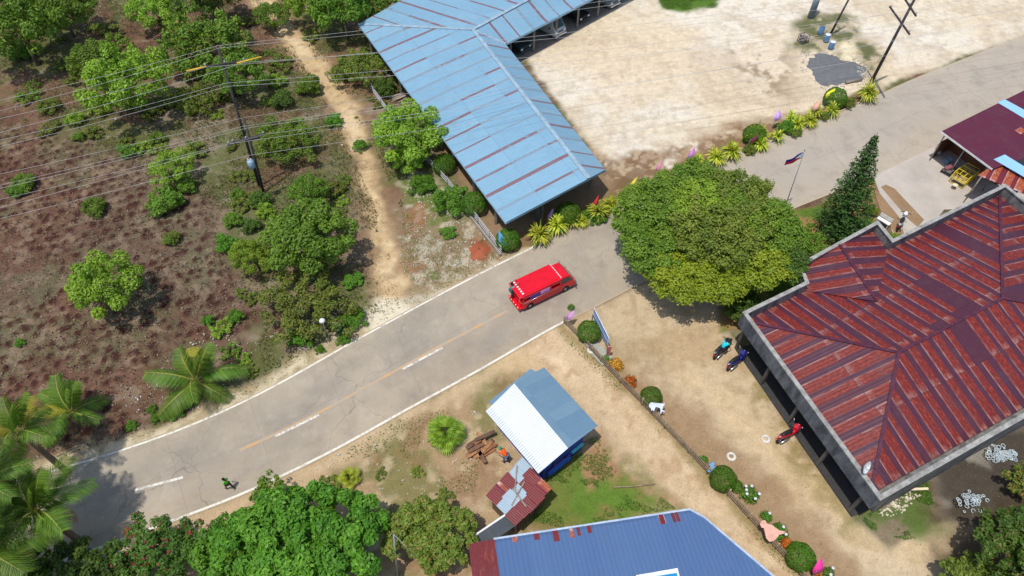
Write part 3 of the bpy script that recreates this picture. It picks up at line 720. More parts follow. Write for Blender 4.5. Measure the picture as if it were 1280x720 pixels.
# roof
ei = offset_poly(poly, .2)
def at(p, z): return Vector((p.x, p.y, z))
zj = 4.65
J1 = V3((1123, 441), zj); Jx = V3((1253, 373), zj)
eTL, eTR, eBR, eBL = at(ei[0], ZR0), at(ei[5], ZR0), at(ei[6], ZR0), at(ei[7], ZR0)
eBL = eBL + (eTL - eBL).normalized() * .35; eBR = eBR + (eTL - eBL).normalized() * .35
eb, ec, ed, ee = [at(p, ZR0) for p in ei[1:5]]
nn_ = (eTR - eTL).cross(J1 - eTL)
def on_main(px):
    o_ = Vector((0, 0, H)); d_ = V3(px, 0) - o_; t_ = nn_.dot(eTL - o_) / nn_.dot(d_); return o_ + d_ * t_
zw = on_main((1095, 378)).z
# main slope points facing the road: plane through eTL, eTR, J1
def plane_z(p, a, b, c):
    nn = (b - a).cross(c - a); return a.z - (nn.x * (p.x - a.x) + nn.y * (p.y - a.y)) / nn.z
Rw0 = V3((1046, 311), zw); 
k0 = V3((1095, 378), zw)
r = Roof()
r.face([eTL, eTR, Jx, J1], 0, 1)
r.face([eTL, eBL, J1], 0, 1, 0, .5)
r.face([eBL, eBR, Jx, J1], 0, 1, 0, .3)
r.face([eTR, eBR, Jx], 0, 1, 0, .8)
up = Vector((0, 0, .06))
# wing gable
wl = (ec - eb).normalized(); f0 = lerp(ec, ed, .48); f0 = Vector((f0.x, f0.y, zw))
bin_ = eb - (eb - eTL) * 0; 
r.face([eb + up, ec + up, f0 + up, k0 + up * 2], 0, 1, 0, .2)
r.face([ee + up, ed + up, f0 + up, k0 + up * 2], 0, 1, 0, .6)
r.v = [v - t.location for v in r.v]
r.build('roof', REDROOF, t, .03)
RCAP = paint(lin((84, 42, 60)), .5, 0, .2)
for p, q in ((eTL, J1), (eBL, J1), (J1, Jx), (eTR, Jx), (eBR, Jx), (f0 + up, k0 + up)):
    m = MB(); m.beam(p + Vector((0, 0, .05)), q + Vector((0, 0, .05)), .2, .05); W(t, m).build('ridge_cap', RCAP, t)
# dish on the parapet
d = empty('satellite_dish', V3((1077, 588), ZP), R(-52), 'white satellite dish on the parapet of the rusted maroon roof', 'satellite dish')
m = MB(); m.lathe([(0.02, 0), (.2, .03), (.38, .1), (.45, .16), (.46, .17), (.38, .12), (.2, .05), (.02, .02)], (0, 0, .55), 24, 0, Matrix.Rotation(R(62), 3, 'Y')); m.build('dish', WHITE, d)
d.scale = (.85, .85, .85)
m = MB(); m.tube([(0, 0, 0), (0, 0, .5), (.08, 0, .62)], .03); m.build('mast', STEEL, d)
m = MB(); m.tube([(.05, 0, .4), (.5, 0, .72)], .015).box((.5, 0, .74), (.09, .06, .08)); m.build('feed_arm', DSTEEL, d)

# ------------------------------------------------------------------ maroon shop at the right edge
t = empty('roadside_shop', V3((1177, 165), 0), 0, 'maroon metal-roofed roadside shop with light blue roof strips, open front', 'shop')
ZS = 3.2
s0 = V3((1177, 164), ZS); s1 = V3((1241, 211), ZS); st_ = V3((1280, 113), ZS + .25)
dt = st_ - V3((1177, 164), ZS); dt.normalize(); dd = s1 - s0
s2 = s0 + dt * 16; s3 = s1 + dt * 15 
sm1, sm2 = s1 + (s1 - s0).normalized() * 1.2, None
s3 = Vector((s3.x, s3.y, s2.z - .0))
roof_pts = [s0, s1, s3, s2]
r = Roof(); r.face([s0, s2, s3 + dd * .4, s1 + dd * 0.0], 3, 0)
r.v = [v - t.location for v in r.v]; r.build('roof', MAROON, t, .05)
def on_roof(px, dz=.03):
    # point of the roof plane seen there
    z = ZS
    for _ in range(6):
        p = V3(px, z); z = plane_z(p, s0, s2, s1) + dz
    return V3(px, z)
for q in ([(1247, 128), (1256, 124), (1300, 148), (1294, 156)], [(1242, 199), (1256, 193), (1300, 220), (1292, 228)]):
    r = Roof(); r.face([on_roof(p) for p in q], 0, 1); r.v = [v - t.location for v in r.v]; r.build('roof_strip', SKYL, t, .02)
r = Roof(); r.face([on_roof(p, .02) for p in ((1268, 163), (1276, 159), (1300, 172), (1300, 182))], 0, 3); r.v = [v - t.location for v in r.v]; r.build('rusty_patch', REDROOF2, t, .015)
m = MB(); m.beam(s0 + Vector((0, 0, -.08)), s1 + Vector((0, 0, -.08)), .05, .16); W(t, m).build('white_fascia', WHITE, t)
for k in (.05, .45, .9):
    c = lerp(s0, s1, k) + dt * .4; mm = MB(); mm.tube([(c.x, c.y, 0), (c.x, c.y, ZS - .05)], .05); W(t, mm).build('post', STEEL, t)
c1, c2 = s0 + dt * 3.2, s1 + dt * 3.2; mm = MB(); mm.beam((c1.x, c1.y, 1.5), (c2.x, c2.y, 1.5), .12, 3.0); W(t, mm).build('wall', paint(lin((130, 84, 56)), .8), t)
c1, c2 = s0 + dt * .9 + (s1 - s0) * .02, s0 + dt * 3.2 + (s1 - s0) * .02; mm = MB(); mm.beam((c1.x, c1.y, .9), (c2.x, c2.y, .9), .08, 1.8); W(t, mm).build('side_panel', paint(lin((118, 72, 44)), .8), t)
t = empty('rusty_lean_to', V3((1223, 220), 0), 0, 'low rusted red lean-to roof between the maroon shop and the grey parapet', 'lean-to')
ZL = 2.9
l0 = V3((1222, 219), ZL); l1 = V3((1247, 203), ZL + .1); dt2 = V3((1290, 246), ZL) - l0; dt2.normalize()
r = Roof(); r.face([l0, l1, l1 + dt2 * 9, l0 + dt2 * 9], 0, 3); r.v = [v - t.location for v in r.v]; r.build('roof', REDROOF2, t, .04)
for c in (l0 + dt2 * .3, l1 + dt2 * .3): mm = MB(); mm.tube([(c.x, c.y, 0), (c.x, c.y, ZL)], .04); W(t, mm).build('post', WOODG, t)
c1 = l0 + dt2 * 2.5; c2 = l1 + dt2 * 2.5; mm = MB(); mm.beam((c1.x, c1.y, 1.4), (c2.x, c2.y, 1.4), .08, 2.8); W(t, mm).build('wall', DARKW, t)

# ------------------------------------------------------------------ white and blue-grey gabled hut
t = empty('gabled_hut', V3((673, 592), 0), 0, 'small hut with one bright white and one blue-grey metal roof slope', 'hut')
ZH = 2.6; zt = 3.35
h0, h1 = V3((607, 514), ZH), V3((673, 592), ZH); r0, r1 = V3((643, 479.5), zt), V3((710, 560), zt); h2, h3 = V3((680, 459), ZH), V3((747, 532), ZH)
r = Roof(); r.face([h0, h1, r1, r0], 0, 1); r.v = [v - t.location for v in r.v]; r.build('white_roof_slope', WHITER, t, .03)
r = Roof(); r.face([h3, h2, r0 - Vector((0, 0, .02)), r1 - Vector((0, 0, .02))], 0, 1); r.v = [v - t.location for v in r.v]; r.build('grey_roof_slope', GREYR, t, .03)
q0, q1, q2, q3 = V3((611, 502), ZH - .2), V3((663, 461), ZH - .2), V3((690, 474), ZH - .05), V3((640, 530), ZH - .05)
r = Roof(); r.face([q0, q1, q2, q3], 0, 1); r.v = [v - t.location for v in r.v]; r.build('rear_roof_flap', GREYR, t, .03)
base = [lerp(h0, h2, .1), lerp(h1, h3, .1), lerp(h1, h3, .88), lerp(h0, h2, .88)]
mid = (h0 + h3) / 2
base = [lerp(p, mid, .12) for p in base]
m = MB(); m.prism([(p.x, p.y) for p in base], 0, ZH - .12); W(t, m).build('wall', paint(lin((30, 70, 170)), .6), t)
f1, f2 = base[1], base[2]; ang = math.atan2((f2 - f1).y, (f2 - f1).x); no = Vector((math.sin(ang), -math.cos(ang), 0))
c = lerp(f1, f2, .35) + no * .04; m = MB(); m.box((c.x, c.y, 1.0), (.8, .05, 1.9), ang); W(t, m).build('door', paint(lin((24, 52, 140)), .6), t)
tp = empty('turquoise_panel', V3((719, 566), 0), ang, 'turquoise board leaning by the front of the white-roofed hut', 'board')
m = MB(); m.box((0, 0, .9), (.95, .45, .05), M=Matrix.Rotation(R(25), 3, 'X')); m.build('board', paint(lin((90, 200, 196)), .5), tp)
m = MB(); m.box((-.3, 0, .4), (.05, .05, .8)).box((.3, 0, .4), (.05, .05, .8)); m.build('leg', WOODG, tp)
tp = empty('blue_tarpaulin', V3((697, 586), 0), ang, 'crumpled blue tarpaulin hung over a low rail in front of the hut', 'tarpaulin')
m = MB(); vs = []; fs = []
for i in range(13):
    for j in range(6):
        vs.append((-.95 + i * .15, -.28 + j * .11 + .03 * math.sin(i * 1.7), .95 - abs(j - 2) * .14 + .05 * math.sin(i * 2.1 + j)))
for i in range(12):
    for j in range(5): fs.append((i * 6 + j, (i + 1) * 6 + j, (i + 1) * 6 + j + 1, i * 6 + j + 1))
m.add(vs, fs, 0, True); o = m.build('sheet', paint(lin((34, 96, 190)), .45), tp); o.modifiers.new('s', 'SOLIDIFY').thickness = .01
m = MB(); m.tube([(-.95, -.06, 0), (-.95, -.06, .95), (.85, -.06, .95), (.85, -.06, 0)], .025); m.build('rail', paint(lin((130, 70, 60)), .7), tp)

# ------------------------------------------------------------------ patched rusty hut
t = empty('patched_hut', V3((644, 655), 0), 0, 'patchwork hut of rust-red and zinc sheets next to the white-roofed hut', 'hut')
c0, c1, c2, c3 = V3((652, 572.6), 2.1), V3((609, 620), 2.0), V3((644, 656), 2.0), V3((689, 611), 2.1)
NU, NV = 5, 3
pat = ['Z', 'R', 'r', 'Z', 'R', 'R', 'R', 'Z', 'R', 'r', 'Z', 'R', 'R', 'Z', 'R']
k = 0; jr = random.Random(3)
for i in range(NU):
    for j in range(NV):
        e0 = .03
        def cc(u, v): return lerp(lerp(c0, c1, u), lerp(c3, c2, u), v)
        ju = jr.uniform(-.02, .03); jv = jr.uniform(-.03, .03)
        q = [cc(i / NU + ju - .015, j / NV + jv - .01), cc((i + 1) / NU + ju + .02, j / NV + jv - .01 + jr.uniform(-.02, .02)), cc((i + 1) / NU + ju + .02, (j + 1) / NV + jv + .03), cc(i / NU + ju - .015, (j + 1) / NV + jv + .03)]
        z = .012 * ((i * 2 + j * 3) % 5) + .02; q = [p + Vector((0, 0, z + jr.uniform(0, .012))) for p in q]
        r = Roof(); r.face(q, 0, 1, 0, i * 3.1 + j); r.v = [v - t.location for v in r.v]
        r.build('roof_sheet', {'Z': ZINC, 'R': RUSTS, 'r': REDROOF2}[pat[k]], t, .01); k += 1
mid = (c0 + c2) / 2; bb = [lerp(p, mid, .14) for p in (c0, c1, c2, c3)]
m = MB(); m.prism([(p.x, p.y) for p in bb], 0, 1.95); W(t, m).build('wall', paint(lin((112, 92, 74)), .9, var=.2), t)
for (u0, v0, u1, v1) in ((.18, .05, .55, .42), (.3, .45, .8, .62), (.55, .35, .62, .9)):
    a_, b_ = cc(u0, v0) + Vector((0, 0, .12)), cc(u1, v1) + Vector((0, 0, .12)); m = MB(); m.beam(a_, b_, .07, .05); W(t, m).build('roof_batten', WOODG, t)
# white-edged awning beside it
t = empty('awning', V3((592, 672), 0), 0, 'narrow dark awning with a white front edge beside the patched hut', 'awning')
a0, a1 = V3((593, 670), 1.9), V3((636, 641), 1.9)
dv = (a1 - a0); dv.normalize(); pn = Vector((dv.y, -dv.x, 0))
m = MB(); m.beam(a0 + Vector((0, 0, -.05)), a1 + Vector((0, 0, -.05)), .10, .26); W(t, m).build('front_edge', WHITE, t)
r = Roof(); r.face([a0, a1, a1 + pn * .75 - Vector((0, 0, .25)), a0 + pn * .75 - Vector((0, 0, .25))], 0, 1); r.v = [v - t.location for v in r.v]; r.build('roof', paint(lin((72, 78, 84)), .6), t, .03)
for c in (a0 + pn * .3, a1 + pn * .3, a0 + pn * .68, a1 + pn * .68): mm = MB(); mm.tube([(c.x, c.y, 0), (c.x, c.y, 1.75)], .035); W(t, mm).build('post', WOODG, t)

# ------------------------------------------------------------------ cobalt-roofed house at the bottom edge
t = empty('cobalt_house', V3((862, 637), 0), 0, 'house with wide cobalt blue metal roof and clipped corner at the bottom edge', 'house')
ZC = 3.1
b0, b1, b2, b3 = V3((617, 674), ZC), V3((862, 637), ZC), V3((880, 648), ZC), V3((958, 722), ZC)
d3 = (b3 - b2).normalized(); b4 = b3 + d3 * 6
et = (b1 - b0).normalized(); en = Vector((et.y, -et.x, 0))
rise = .16
def sl(p, extra=0): return Vector((p.x, p.y, ZC + rise * max(0, (p - b0).dot(en)) + extra))
b5 = b0 + en * 10 
pts = [b0, b1, b2, b3, b4, Vector((b4.x - 6, b4.y - 1, 0)), b5]
pts = [sl(Vector((p.x, p.y, 0)) if i > 3 else p) for i, p in enumerate(pts)]
r = Roof(); r.face(pts, 0, 1); r.v = [v - t.location for v in r.v]; r.build('roof', COBALT, t, .05)
m = MB()
for p, q in zip(pts[:4], pts[1:5]): m.beam(p + Vector((0, 0, .02)), q + Vector((0, 0, .02)), .10, .10)
W(t, m).build('edge_trim', paint(lin((176, 190, 208)), .5), t)
bb = [lerp(p, (b0 + b4) / 2, .08) for p in pts]; m = MB(); m.prism([(p.x, p.y) for p in bb], 0, ZC - .1); W(t, m).build('wall', CREAM, t)
z0 = V3((586, 679), ZC); r = Roof(); zz = [V3((586, 680), ZC), V3((618, 674), ZC)]
r.face([sl(zz[0], .01), sl(zz[1], .04), sl(zz[1] + en * 10, .04), sl(zz[0] + en * 10, .01)], 0, 1); r.v = [v - t.location for v in r.v]; r.build('rusty_roof_panel', RUSTS, t, .03)
for i_, (x0, w_, l_) in enumerate((x_[0], x_[1] * .75, x_[2] * .6) for x_ in ((640, 8, .5), (667, 8, .6), (690, 9, 1.0), (711, 6, .9), (720, 5, .8), (733, 6, .7), (822, 9, .9), (838, 5, .9), (843, 5, .9), (607, 8, 2.0))):
    q0 = V3((x0, 674 - (x0 - 617) * .151 + 1), ZC); q1 = q0 + et * w_ / 21
    q = [sl(p, .012) for p in (q0, q1, q1 + en * l_, q0 + en * l_)]
    r = Roof(); r.face(q, 0, 1, 0, i_); r.v = [v - t.location for v in r.v]; r.build('rust_streaked_sheet', RUSTS if i_ % 3 else REDROOF2, t, .006)
def onc(px, dz):
    z = ZC
    for _ in range(8): p = V3(px, z); z = sl(p).z + dz
    return V3(px, z)
q = [onc(p, .1) for p in ((795, 719), (847, 710), (853, 735), (800, 745))]; r = Roof(); r.face(q, 0, 1); r.v = [v - t.location for v in r.v]; sk = r.build('roof_hatch', paint((.8, .82, .82), .4), t, .1)
q = [onc(p, .12) for p in ((820, 720), (846, 716), (850, 732), (824, 737))]; r = Roof(); r.face(q, 0, 1); r.v = [v - t.location for v in r.v]; r.build('pane', paint(lin((40, 140, 190)), .2), sk, .01)
# ------------------------------------------------------------------ foliage
def leaves_mesh(name, pos, nrm, size, col, asp=.5, rng=RNG):
    """leaf-sized folded quads; pos, nrm (n,3); size (n,), col (n,3)"""
    n = len(pos); nrm = nrm / (np.linalg.norm(nrm, axis=1, keepdims=True) + 1e-9)
    r = rng.normal(size=(n, 3)); a = r - nrm * (r * nrm).sum(1, keepdims=True); a /= np.linalg.norm(a, axis=1, keepdims=True) + 1e-9
    b = np.cross(nrm, a); s = size[:, None]
    v = np.stack([pos - a * s * .5, pos + b * s * asp * .5 + nrm * s * .08, pos + a * s * .5, pos - b * s * asp * .5 + nrm * s * .08], 1).reshape(-1, 3)
    return quads_mesh(name, v, col)
def quads_mesh(name, v, col):
    n = len(v) // 4; me = bpy.data.meshes.new(name)
    me.vertices.add(len(v)); me.vertices.foreach_set('co', v.astype(np.float32).ravel())
    me.loops.add(len(v)); me.loops.foreach_set('vertex_index', np.arange(len(v), dtype=np.int32))
    me.polygons.add(n); me.polygons.foreach_set('loop_start', (np.arange(n) * 4).astype(np.int32)); me.update()
    at = me.color_attributes.new('Col', 'FLOAT_COLOR', 'POINT')
    c = np.concatenate([np.repeat(col, 4, 0), np.ones((len(v), 1))], 1); at.data.foreach_set('color', c.astype(np.float32).ravel())
    return me
def clump_cloud(lobes, n, rng, shell=.25, up=.35, rnd=.7, low=-.35):
    """points on the outside of many clumps: lobes (k,6) centre + radii; returns pos, normal, lobe index"""
    L = np.array(lobes, float); ar = (L[:, 3] * L[:, 4] + L[:, 4] * L[:, 5] + L[:, 3] * L[:, 5]); k = rng.choice(len(L), n * 2, p=ar / ar.sum())
    d = rng.normal(size=(n * 2, 3)); d /= np.linalg.norm(d, axis=1, keepdims=True)
    ok = d[:, 2] > low - rng.random(n * 2) * .5; d = d[ok]; k = k[ok]
    rr = 1 - shell * rng.random(len(d)) ** 1.5 + rng.normal(size=len(d)) * .05
    p = L[k, :3] + d * L[k, 3:] * rr[:, None]
    ins = np.zeros(len(p), bool)
    for j in range(len(L)):
        q = (p - L[j, :3]) / L[j, 3:]; ins |= ((q ** 2).sum(1) < .62) & (k != j)
    keep = ~ins | (rng.random(len(p)) < .12); p, d, k = p[keep][:n], d[keep][:n], k[keep][:n]
    nn = d + np.array([0, 0, up]) + rng.normal(size=d.shape) * rnd
    return p, nn, k
def dome_lobes(rx, ry, rz, cz, m, rs, rng, top=True, flat=.75, fill=.35, jit=.12):
    out = []
    for i in range(m):
        t = (i + .5) / m; ph = i * 2.399963 + rng.random() * .5
        z = 1 - t * (1.25 if top else 1.9); rad = math.sqrt(max(0, 1 - z * z)); f = 1 + rng.normal() * jit
        if rng.random() < fill: f *= .6
        s = rs * (.7 + .6 * rng.random())
        out.append([rad * math.cos(ph) * (rx - s * .6) * f, rad * math.sin(ph) * (ry - s * .6) * f, cz + z * (rz - s * .4) * f, s, s, s * flat])
    return out
GREENS = {'bright': (lin((98, 140, 36)), lin((136, 172, 56))), 'mid': (lin((76, 118, 32)), lin((108, 146, 46))), 'dark': (lin((54, 90, 30)), lin((84, 120, 42))),
          'yellow': (lin((98, 128, 28)), lin((134, 156, 40))), 'olive': (lin((84, 112, 38)), lin((118, 138, 52))), 'spruce': (lin((38, 74, 26)), lin((68, 104, 42))),
          'hedge': (lin((60, 112, 24)), lin((90, 142, 36))), 'lush': (lin((56, 114, 28)), lin((98, 152, 44)))}
def colors(k, n, pal, rng, lv=None, extra=None):
    a, b = np.array(GREENS[pal][0]), np.array(GREENS[pal][1])
    m = int(k.max()) + 1; lv_ = rng.random(m)[k] * .55 + rng.random(len(k)) * .45
    c = (a + (b - a) * lv_[:, None]) * 1.12; c *= (.75 + .5 * rng.random((len(k), 1)))
    return c
def crown_mesh(name, lobes, n, leaf, pal, seed, shell=.3, rnd=.7, low=-.3, asp=.5, dry=0, up=.35):
    rng = np.random.default_rng(seed); p, nn, k = clump_cloud(lobes, n, rng, shell, up + .4, rnd * .8, low)
    c = colors(k, n, pal, rng)
    if dry:
        q = rng.random(len(p)) < dry; c[q] = np.array(lin((150, 128, 70))) * (.6 + .6 * rng.random((q.sum(), 1)))
    s = leaf * (.6 + .8 * rng.random(len(p)))
    return leaves_mesh(name, p, nn, s, c, asp, rng)
def trunk_mesh(h, r, limbs, spread, top, seed, lean=(0, 0)):
    rg = random.Random(seed); m = MB()
    m.tube([(0, 0, -.15), (lean[0] * .3 + .05 * h * .2, lean[1] * .3, h * .4), (lean[0], lean[1], h)], [r * 1.25, r * .85, r * .6], 8)
    for i in range(limbs):
        a = 2 * math.pi * i / limbs + rg.uniform(-.4, .4); d = spread * rg.uniform(.55, 1); z = top * rg.uniform(.8, 1.05)
        m.tube([(lean[0] * .8, lean[1] * .8, h * .75), (lean[0] + math.cos(a) * d * .4, lean[1] + math.sin(a) * d * .4, (h + z) / 2), (lean[0] + math.cos(a) * d, lean[1] + math.sin(a) * d, z)], [r * .5, r * .32, r * .1], 6)
    return m.mesh('trunk')
SCRUBP = [(0, 5), (310, 5), (400, 150), (450, 250), (460, 350), (330, 300), (260, 250), (120, 180), (0, 140)]
# --- prototypes of bushes: radius 1 m
PROTO = {}
def proto(kind):
    if kind in PROTO: return PROTO[kind]
    rng = np.random.default_rng(hash(kind) % 1000 if False else sum(map(ord, kind)))
    sp = kind.split('_'); pal = sp[0]; form = sp[1]
    if form == 'open':      # loose bright tree crown, radius 1 (scaled)
        lob = dome_lobes(1, 1, .62, .75, 46, .19, rng, True, .8, .35, .12); cm = crown_mesh('crown', lob, 9000, .075, pal, 5 + len(kind), .35, .8, -.2)
    elif form == 'wild':
        lob = dome_lobes(1, 1, .5, .5, 60, .15, rng, True, .9, .4, .14); cm = crown_mesh('crown', lob, 7500, .07, pal, 9, .5, .9, -.4, dry=.06)
    elif form == 'bush':
        lob = dome_lobes(1, 1, .8, .5, 26, .27, rng, True, .9, .3, .2); cm = crown_mesh('foliage', lob, 3600, .14, pal, 12, .35, .8, -.5)
    elif form == 'weed':
        lob = dome_lobes(1, 1, .4, .2, 16, .22, rng, True, .8, .3, .3); cm = crown_mesh('foliage', lob, 1300, .15, pal, 14, .6, .9, -.3, dry=.1)
    elif form == 'ball':    # clipped ball
        p = rng.normal(size=(6500, 3)); p /= np.linalg.norm(p, axis=1, keepdims=True); p = p[p[:, 2] > -.75]
        nn = p + rng.normal(size=p.shape) * .45; q = p * (1 - .10 * rng.random((len(p), 1)) ** 2 + .06 * np.sin(p[:, :1] * 7 + p[:, 1:2] * 5) * .6) * np.array([1, 1, .9]) + np.array([0, 0, .72])
        a, b = np.array(GREENS[pal][0]), np.array(GREENS[pal][1]); c = a + (b - a) * rng.random((len(p), 1)); c *= .75 + .5 * rng.random((len(p), 1))
        cm = leaves_mesh('foliage', q, nn, .09 * (.7 + .6 * rng.random(len(p))), c, .6, rng)
    tm = trunk_mesh(.5 if form in ('open', 'wild') else .35, .05, 5, .6, .75, 3)
    PROTO[kind] = (cm, tm); cm.materials.append(LEAF); tm.materials.append(BARK); return PROTO[kind]
def bush(name, kind, px, rpx, hscale, label, cat, group=None, hc=None, yscale=None, rot=None):
    cm, tm = proto(kind); form = kind.split('_')[1]
    r = rpx / ppm(px[1])
    if hc is None: hc = r * hscale * .7
    c = g(px[0], px[1], hc)
    e = empty(name, (c[0], c[1], 0), rot if rot is not None else random.uniform(0, 6.28), label, cat, group)
    e.scale = (r, r * (yscale or 1), r * hscale)
    nm = 'crown' if form in ('open', 'wild') else 'foliage'
    a = bpy.data.objects.new(nm, cm); COL.objects.link(a); a.parent = e
    b = bpy.data.objects.new('trunk' if nm == 'crown' else 'stem', tm); COL.objects.link(b); b.parent = e
    return e

G1 = 'trees of the scrub on the left bank'
for a_ in [
    ('scrub_tree', 'bright_open', (158, 108), 46, 1.3, 'tall bright green tree left of the power pole, wires crossing it'),
    ('scrub_tree', 'mid_open', (120, 78), 30, 1.1, 'smaller mid-green tree leaning into the tall bright tree left of the pole'),
    ('scrub_tree', 'mid_open', (22, 38), 48, 1.3, 'dense green tree in the top left corner'),
    ('scrub_tree', 'mid_open', (78, 18), 36, 1.1, 'green tree at the top edge next to the corner tree'),
    ('scrub_tree', 'mid_wild', (252, 44), 52, 1.1, 'wide loose green tree behind the top of the power pole'),
    ('scrub_tree', 'dark_open', (262, 0), 36, 1.3, 'dark tree at the top edge left of the dirt track'),
    ('scrub_tree', 'bright_open', (197, 16), 30, 1.1, 'bright round tree at the top edge, between the dark tree and the corner trees'),
    ('scrub_tree', 'bright_open', (131, 361), 42, 1.25, 'lone bright green tree standing in the tilled field'),
    ('scrub_tree', 'mid_open', (384, 304), 54, 1.0, 'broad mid-green tree with dense crown left of the dirt track'),
    ('scrub_tree', 'olive_wild', (384, 372), 52, .8, 'loose olive green tree by the street lamp and road'),
    ('scrub_tree', 'bright_open', (318, 322), 24, 1.3, 'narrow yellow-green tree left of the broad tree'),
    ('scrub_tree', 'mid_open', (386, 243), 24, 1.2, 'round dark green tree just above the broad tree'),
    ('scrub_tree', 'bright_open', (507, 170), 44, 1.0, 'bright tree between the dirt track and the blue roof'),
    ('scrub_tree', 'bright_open', (516, 196), 24, .9, 'lowest small crown touching the bright tree beside the blue roof'),
    ('scrub_tree', 'bright_open', (392, 6), 30, 1.3, 'bright tree at the top edge right of the dirt track'),
    ('scrub_tree', 'mid_open', (428, 14), 36, 1.4, 'dark tree between the track and the corner of the blue roof'),
    ('scrub_tree', 'mid_wild', (470, 4), 34, 1.2, 'green tree touching the top corner of the blue roof'),
    ('scrub_tree', 'mid_open', (296, 98), 34, 1.1, 'green tree right behind the power pole'),
    ('scrub_tree', 'mid_wild', (357, 170), 38, .8, 'low loose green tree right of the transformer'),
    ('scrub_tree', 'bright_open', (214, 212), 27, 1.0, 'small bright tree between the wires and the field'),
    ('scrub_tree', 'olive_wild', (240, 122), 26, .9, 'small olive tree left of the power pole'),
    ('scrub_tree', 'olive_wild', (448, 84), 30, .9, 'low olive tree in the shade between track and blue roof'),
    ('scrub_tree', 'mid_open', (340, 22), 22, 1.0, 'small tree at the top edge of the left side of the track'),
    ]: bush(a_[0], a_[1], a_[2], a_[3], a_[4], a_[5], 'tree', G1)
G2 = 'bushes of the scrub on the left bank'
for a_ in [
    ('dark_bush', (480, 108), 14, 1.0, 'dense round bush beside the wood heap at the blue roof'),
    ('hedge_bush', (528, 229), 15, .9, 'low green bush below the bright tree beside the blue roof'),
    ('lush_bush', (564, 249), 20, .9, 'leafy light green bush left of the clipped ball by the blue roof'),
    ('mid_bush', (386, 106), 15, 1.0, 'bush at the left edge of the track level with the wires'),
    ('dark_bush', (352, 124), 13, 1.0, 'dark round bush left of the track above the loose tree'),
    ('lush_bush', (418, 150), 10, .9, 'small bright bush at the left edge of the track'),
    ('bright_bush', (344, 100), 11, .9, 'small yellowish bush between pole and track'),
    ('bright_bush', (300, 312), 13, 1.1, 'yellow-green bush left of the narrow tree'),
    ('lush_bush', (282, 303), 13, 1.0, 'bush at the corner of the tilled field'),
    ('dark_bush', (313, 281), 11, 1.0, 'dark bush below the base of the power pole'),
    ('bright_bush', (333, 262), 11, 1.0, 'yellowish bush touching the broad tree crown'),
    ('mid_bush', (290, 274), 12, .8, 'low bush left of the dark bush below the pole'),
    ('dark_bush', (326, 248), 12, 1.0, 'dark bush at the foot of the power pole'),
    ('mid_bush', (297, 243), 9, .9, 'small bush left of the foot of the power pole'),
    ('mid_bush', (206, 250), 20, .9, 'bushy scrub above the tilled field under the lower wires'),
    ('mid_bush', (232, 232), 13, .9, 'bush right of the small bright tree above the field'),
    ('mid_bush', (118, 258), 14, .9, 'bush standing at the upper edge of the tilled field'),
    ('lush_bush', (160, 187), 12, .7, 'low bright bush under the wires left of the small bright tree'),
    ('mid_bush', (98, 170), 8, .8, 'tiny bush under the wires below the tall bright tree'),
    ('mid_bush', (196, 172), 10, .8, 'tiny bush above the small bright tree'),
    ('bright_bush', (93, 148), 11, .8, 'tiny yellowish bush under the wires left of the tall bright tree'),
    ('olive_bush', (60, 132), 13, .7, 'olive bush near the left edge above the wires'),
    ('mid_bush', (30, 228), 14, .8, 'bush near the left edge below the lower wires'),
    ('lush_bush', (20, 238), 10, .8, 'small bush at the left edge by the lower wires'),
    ('lush_bush', (24, 64), 14, .8, 'bright bush under the corner tree'),
    ('olive_bush', (215, 296), 10, .8, 'reddish olive bush inside the right half of the field'),
    ('mid_bush', (212, 300), 8, 1.0, 'small bush in the right half of the field'),
    ('lush_bush', (295, 395), 9, 1.0, 'small bush above the left palm by the road'),
    ('lush_bush', (260, 400), 7, 1.0, 'tiny bush above the big low palm'),
    ('hedge_bush', (377, 418), 15, .8, 'deep green bush left of the street lamp'),
    ('hedge_bush', (440, 396), 15, .8, 'deep green bush right of the street lamp'),
    ('hedge_bush', (429, 424), 8, .8, 'small bush at the road edge below the street lamp'),
    ('hedge_bush', (400, 436), 6, .8, 'tiny bush at the road edge left of the lamp'),
    ('lush_bush', (221, 512), 12, .6, 'low bright plant at the road edge under the big low palm'),
    ('lush_bush', (238, 500), 9, .7, 'low plant right under the big low palm'),
    ('hedge_bush', (189, 511), 6, .9, 'tiny round plant on the verge left of the big palm'),
    ('hedge_bush', (194, 522), 6, .9, 'tiny round plant on the verge close to the edge line'),
    ('hedge_bush', (163, 532), 7, .8, 'tiny plant on the verge near the two palms'),
    ('lush_bush', (24, 428), 6, .8, 'tiny bright plant in the lower left of the field'),
    ('lush_bush', (440, 350), 12, .6, 'low bright plant at the left edge of the track near the road'),
    ('lush_bush', (400, 275), 10, .8, 'small plant right of the broad tree'),
    ('hedge_bush', (450, 180), 9, .8, 'small plant in the shade left of the bright tree by the roof'),
    ('lush_bush', (560, 290), 10, .5, 'low weeds in the rubble plot'),
    ]: bush('bush', a_[0], a_[1], a_[2], a_[3], a_[4], 'bush', G2)
_k = 0
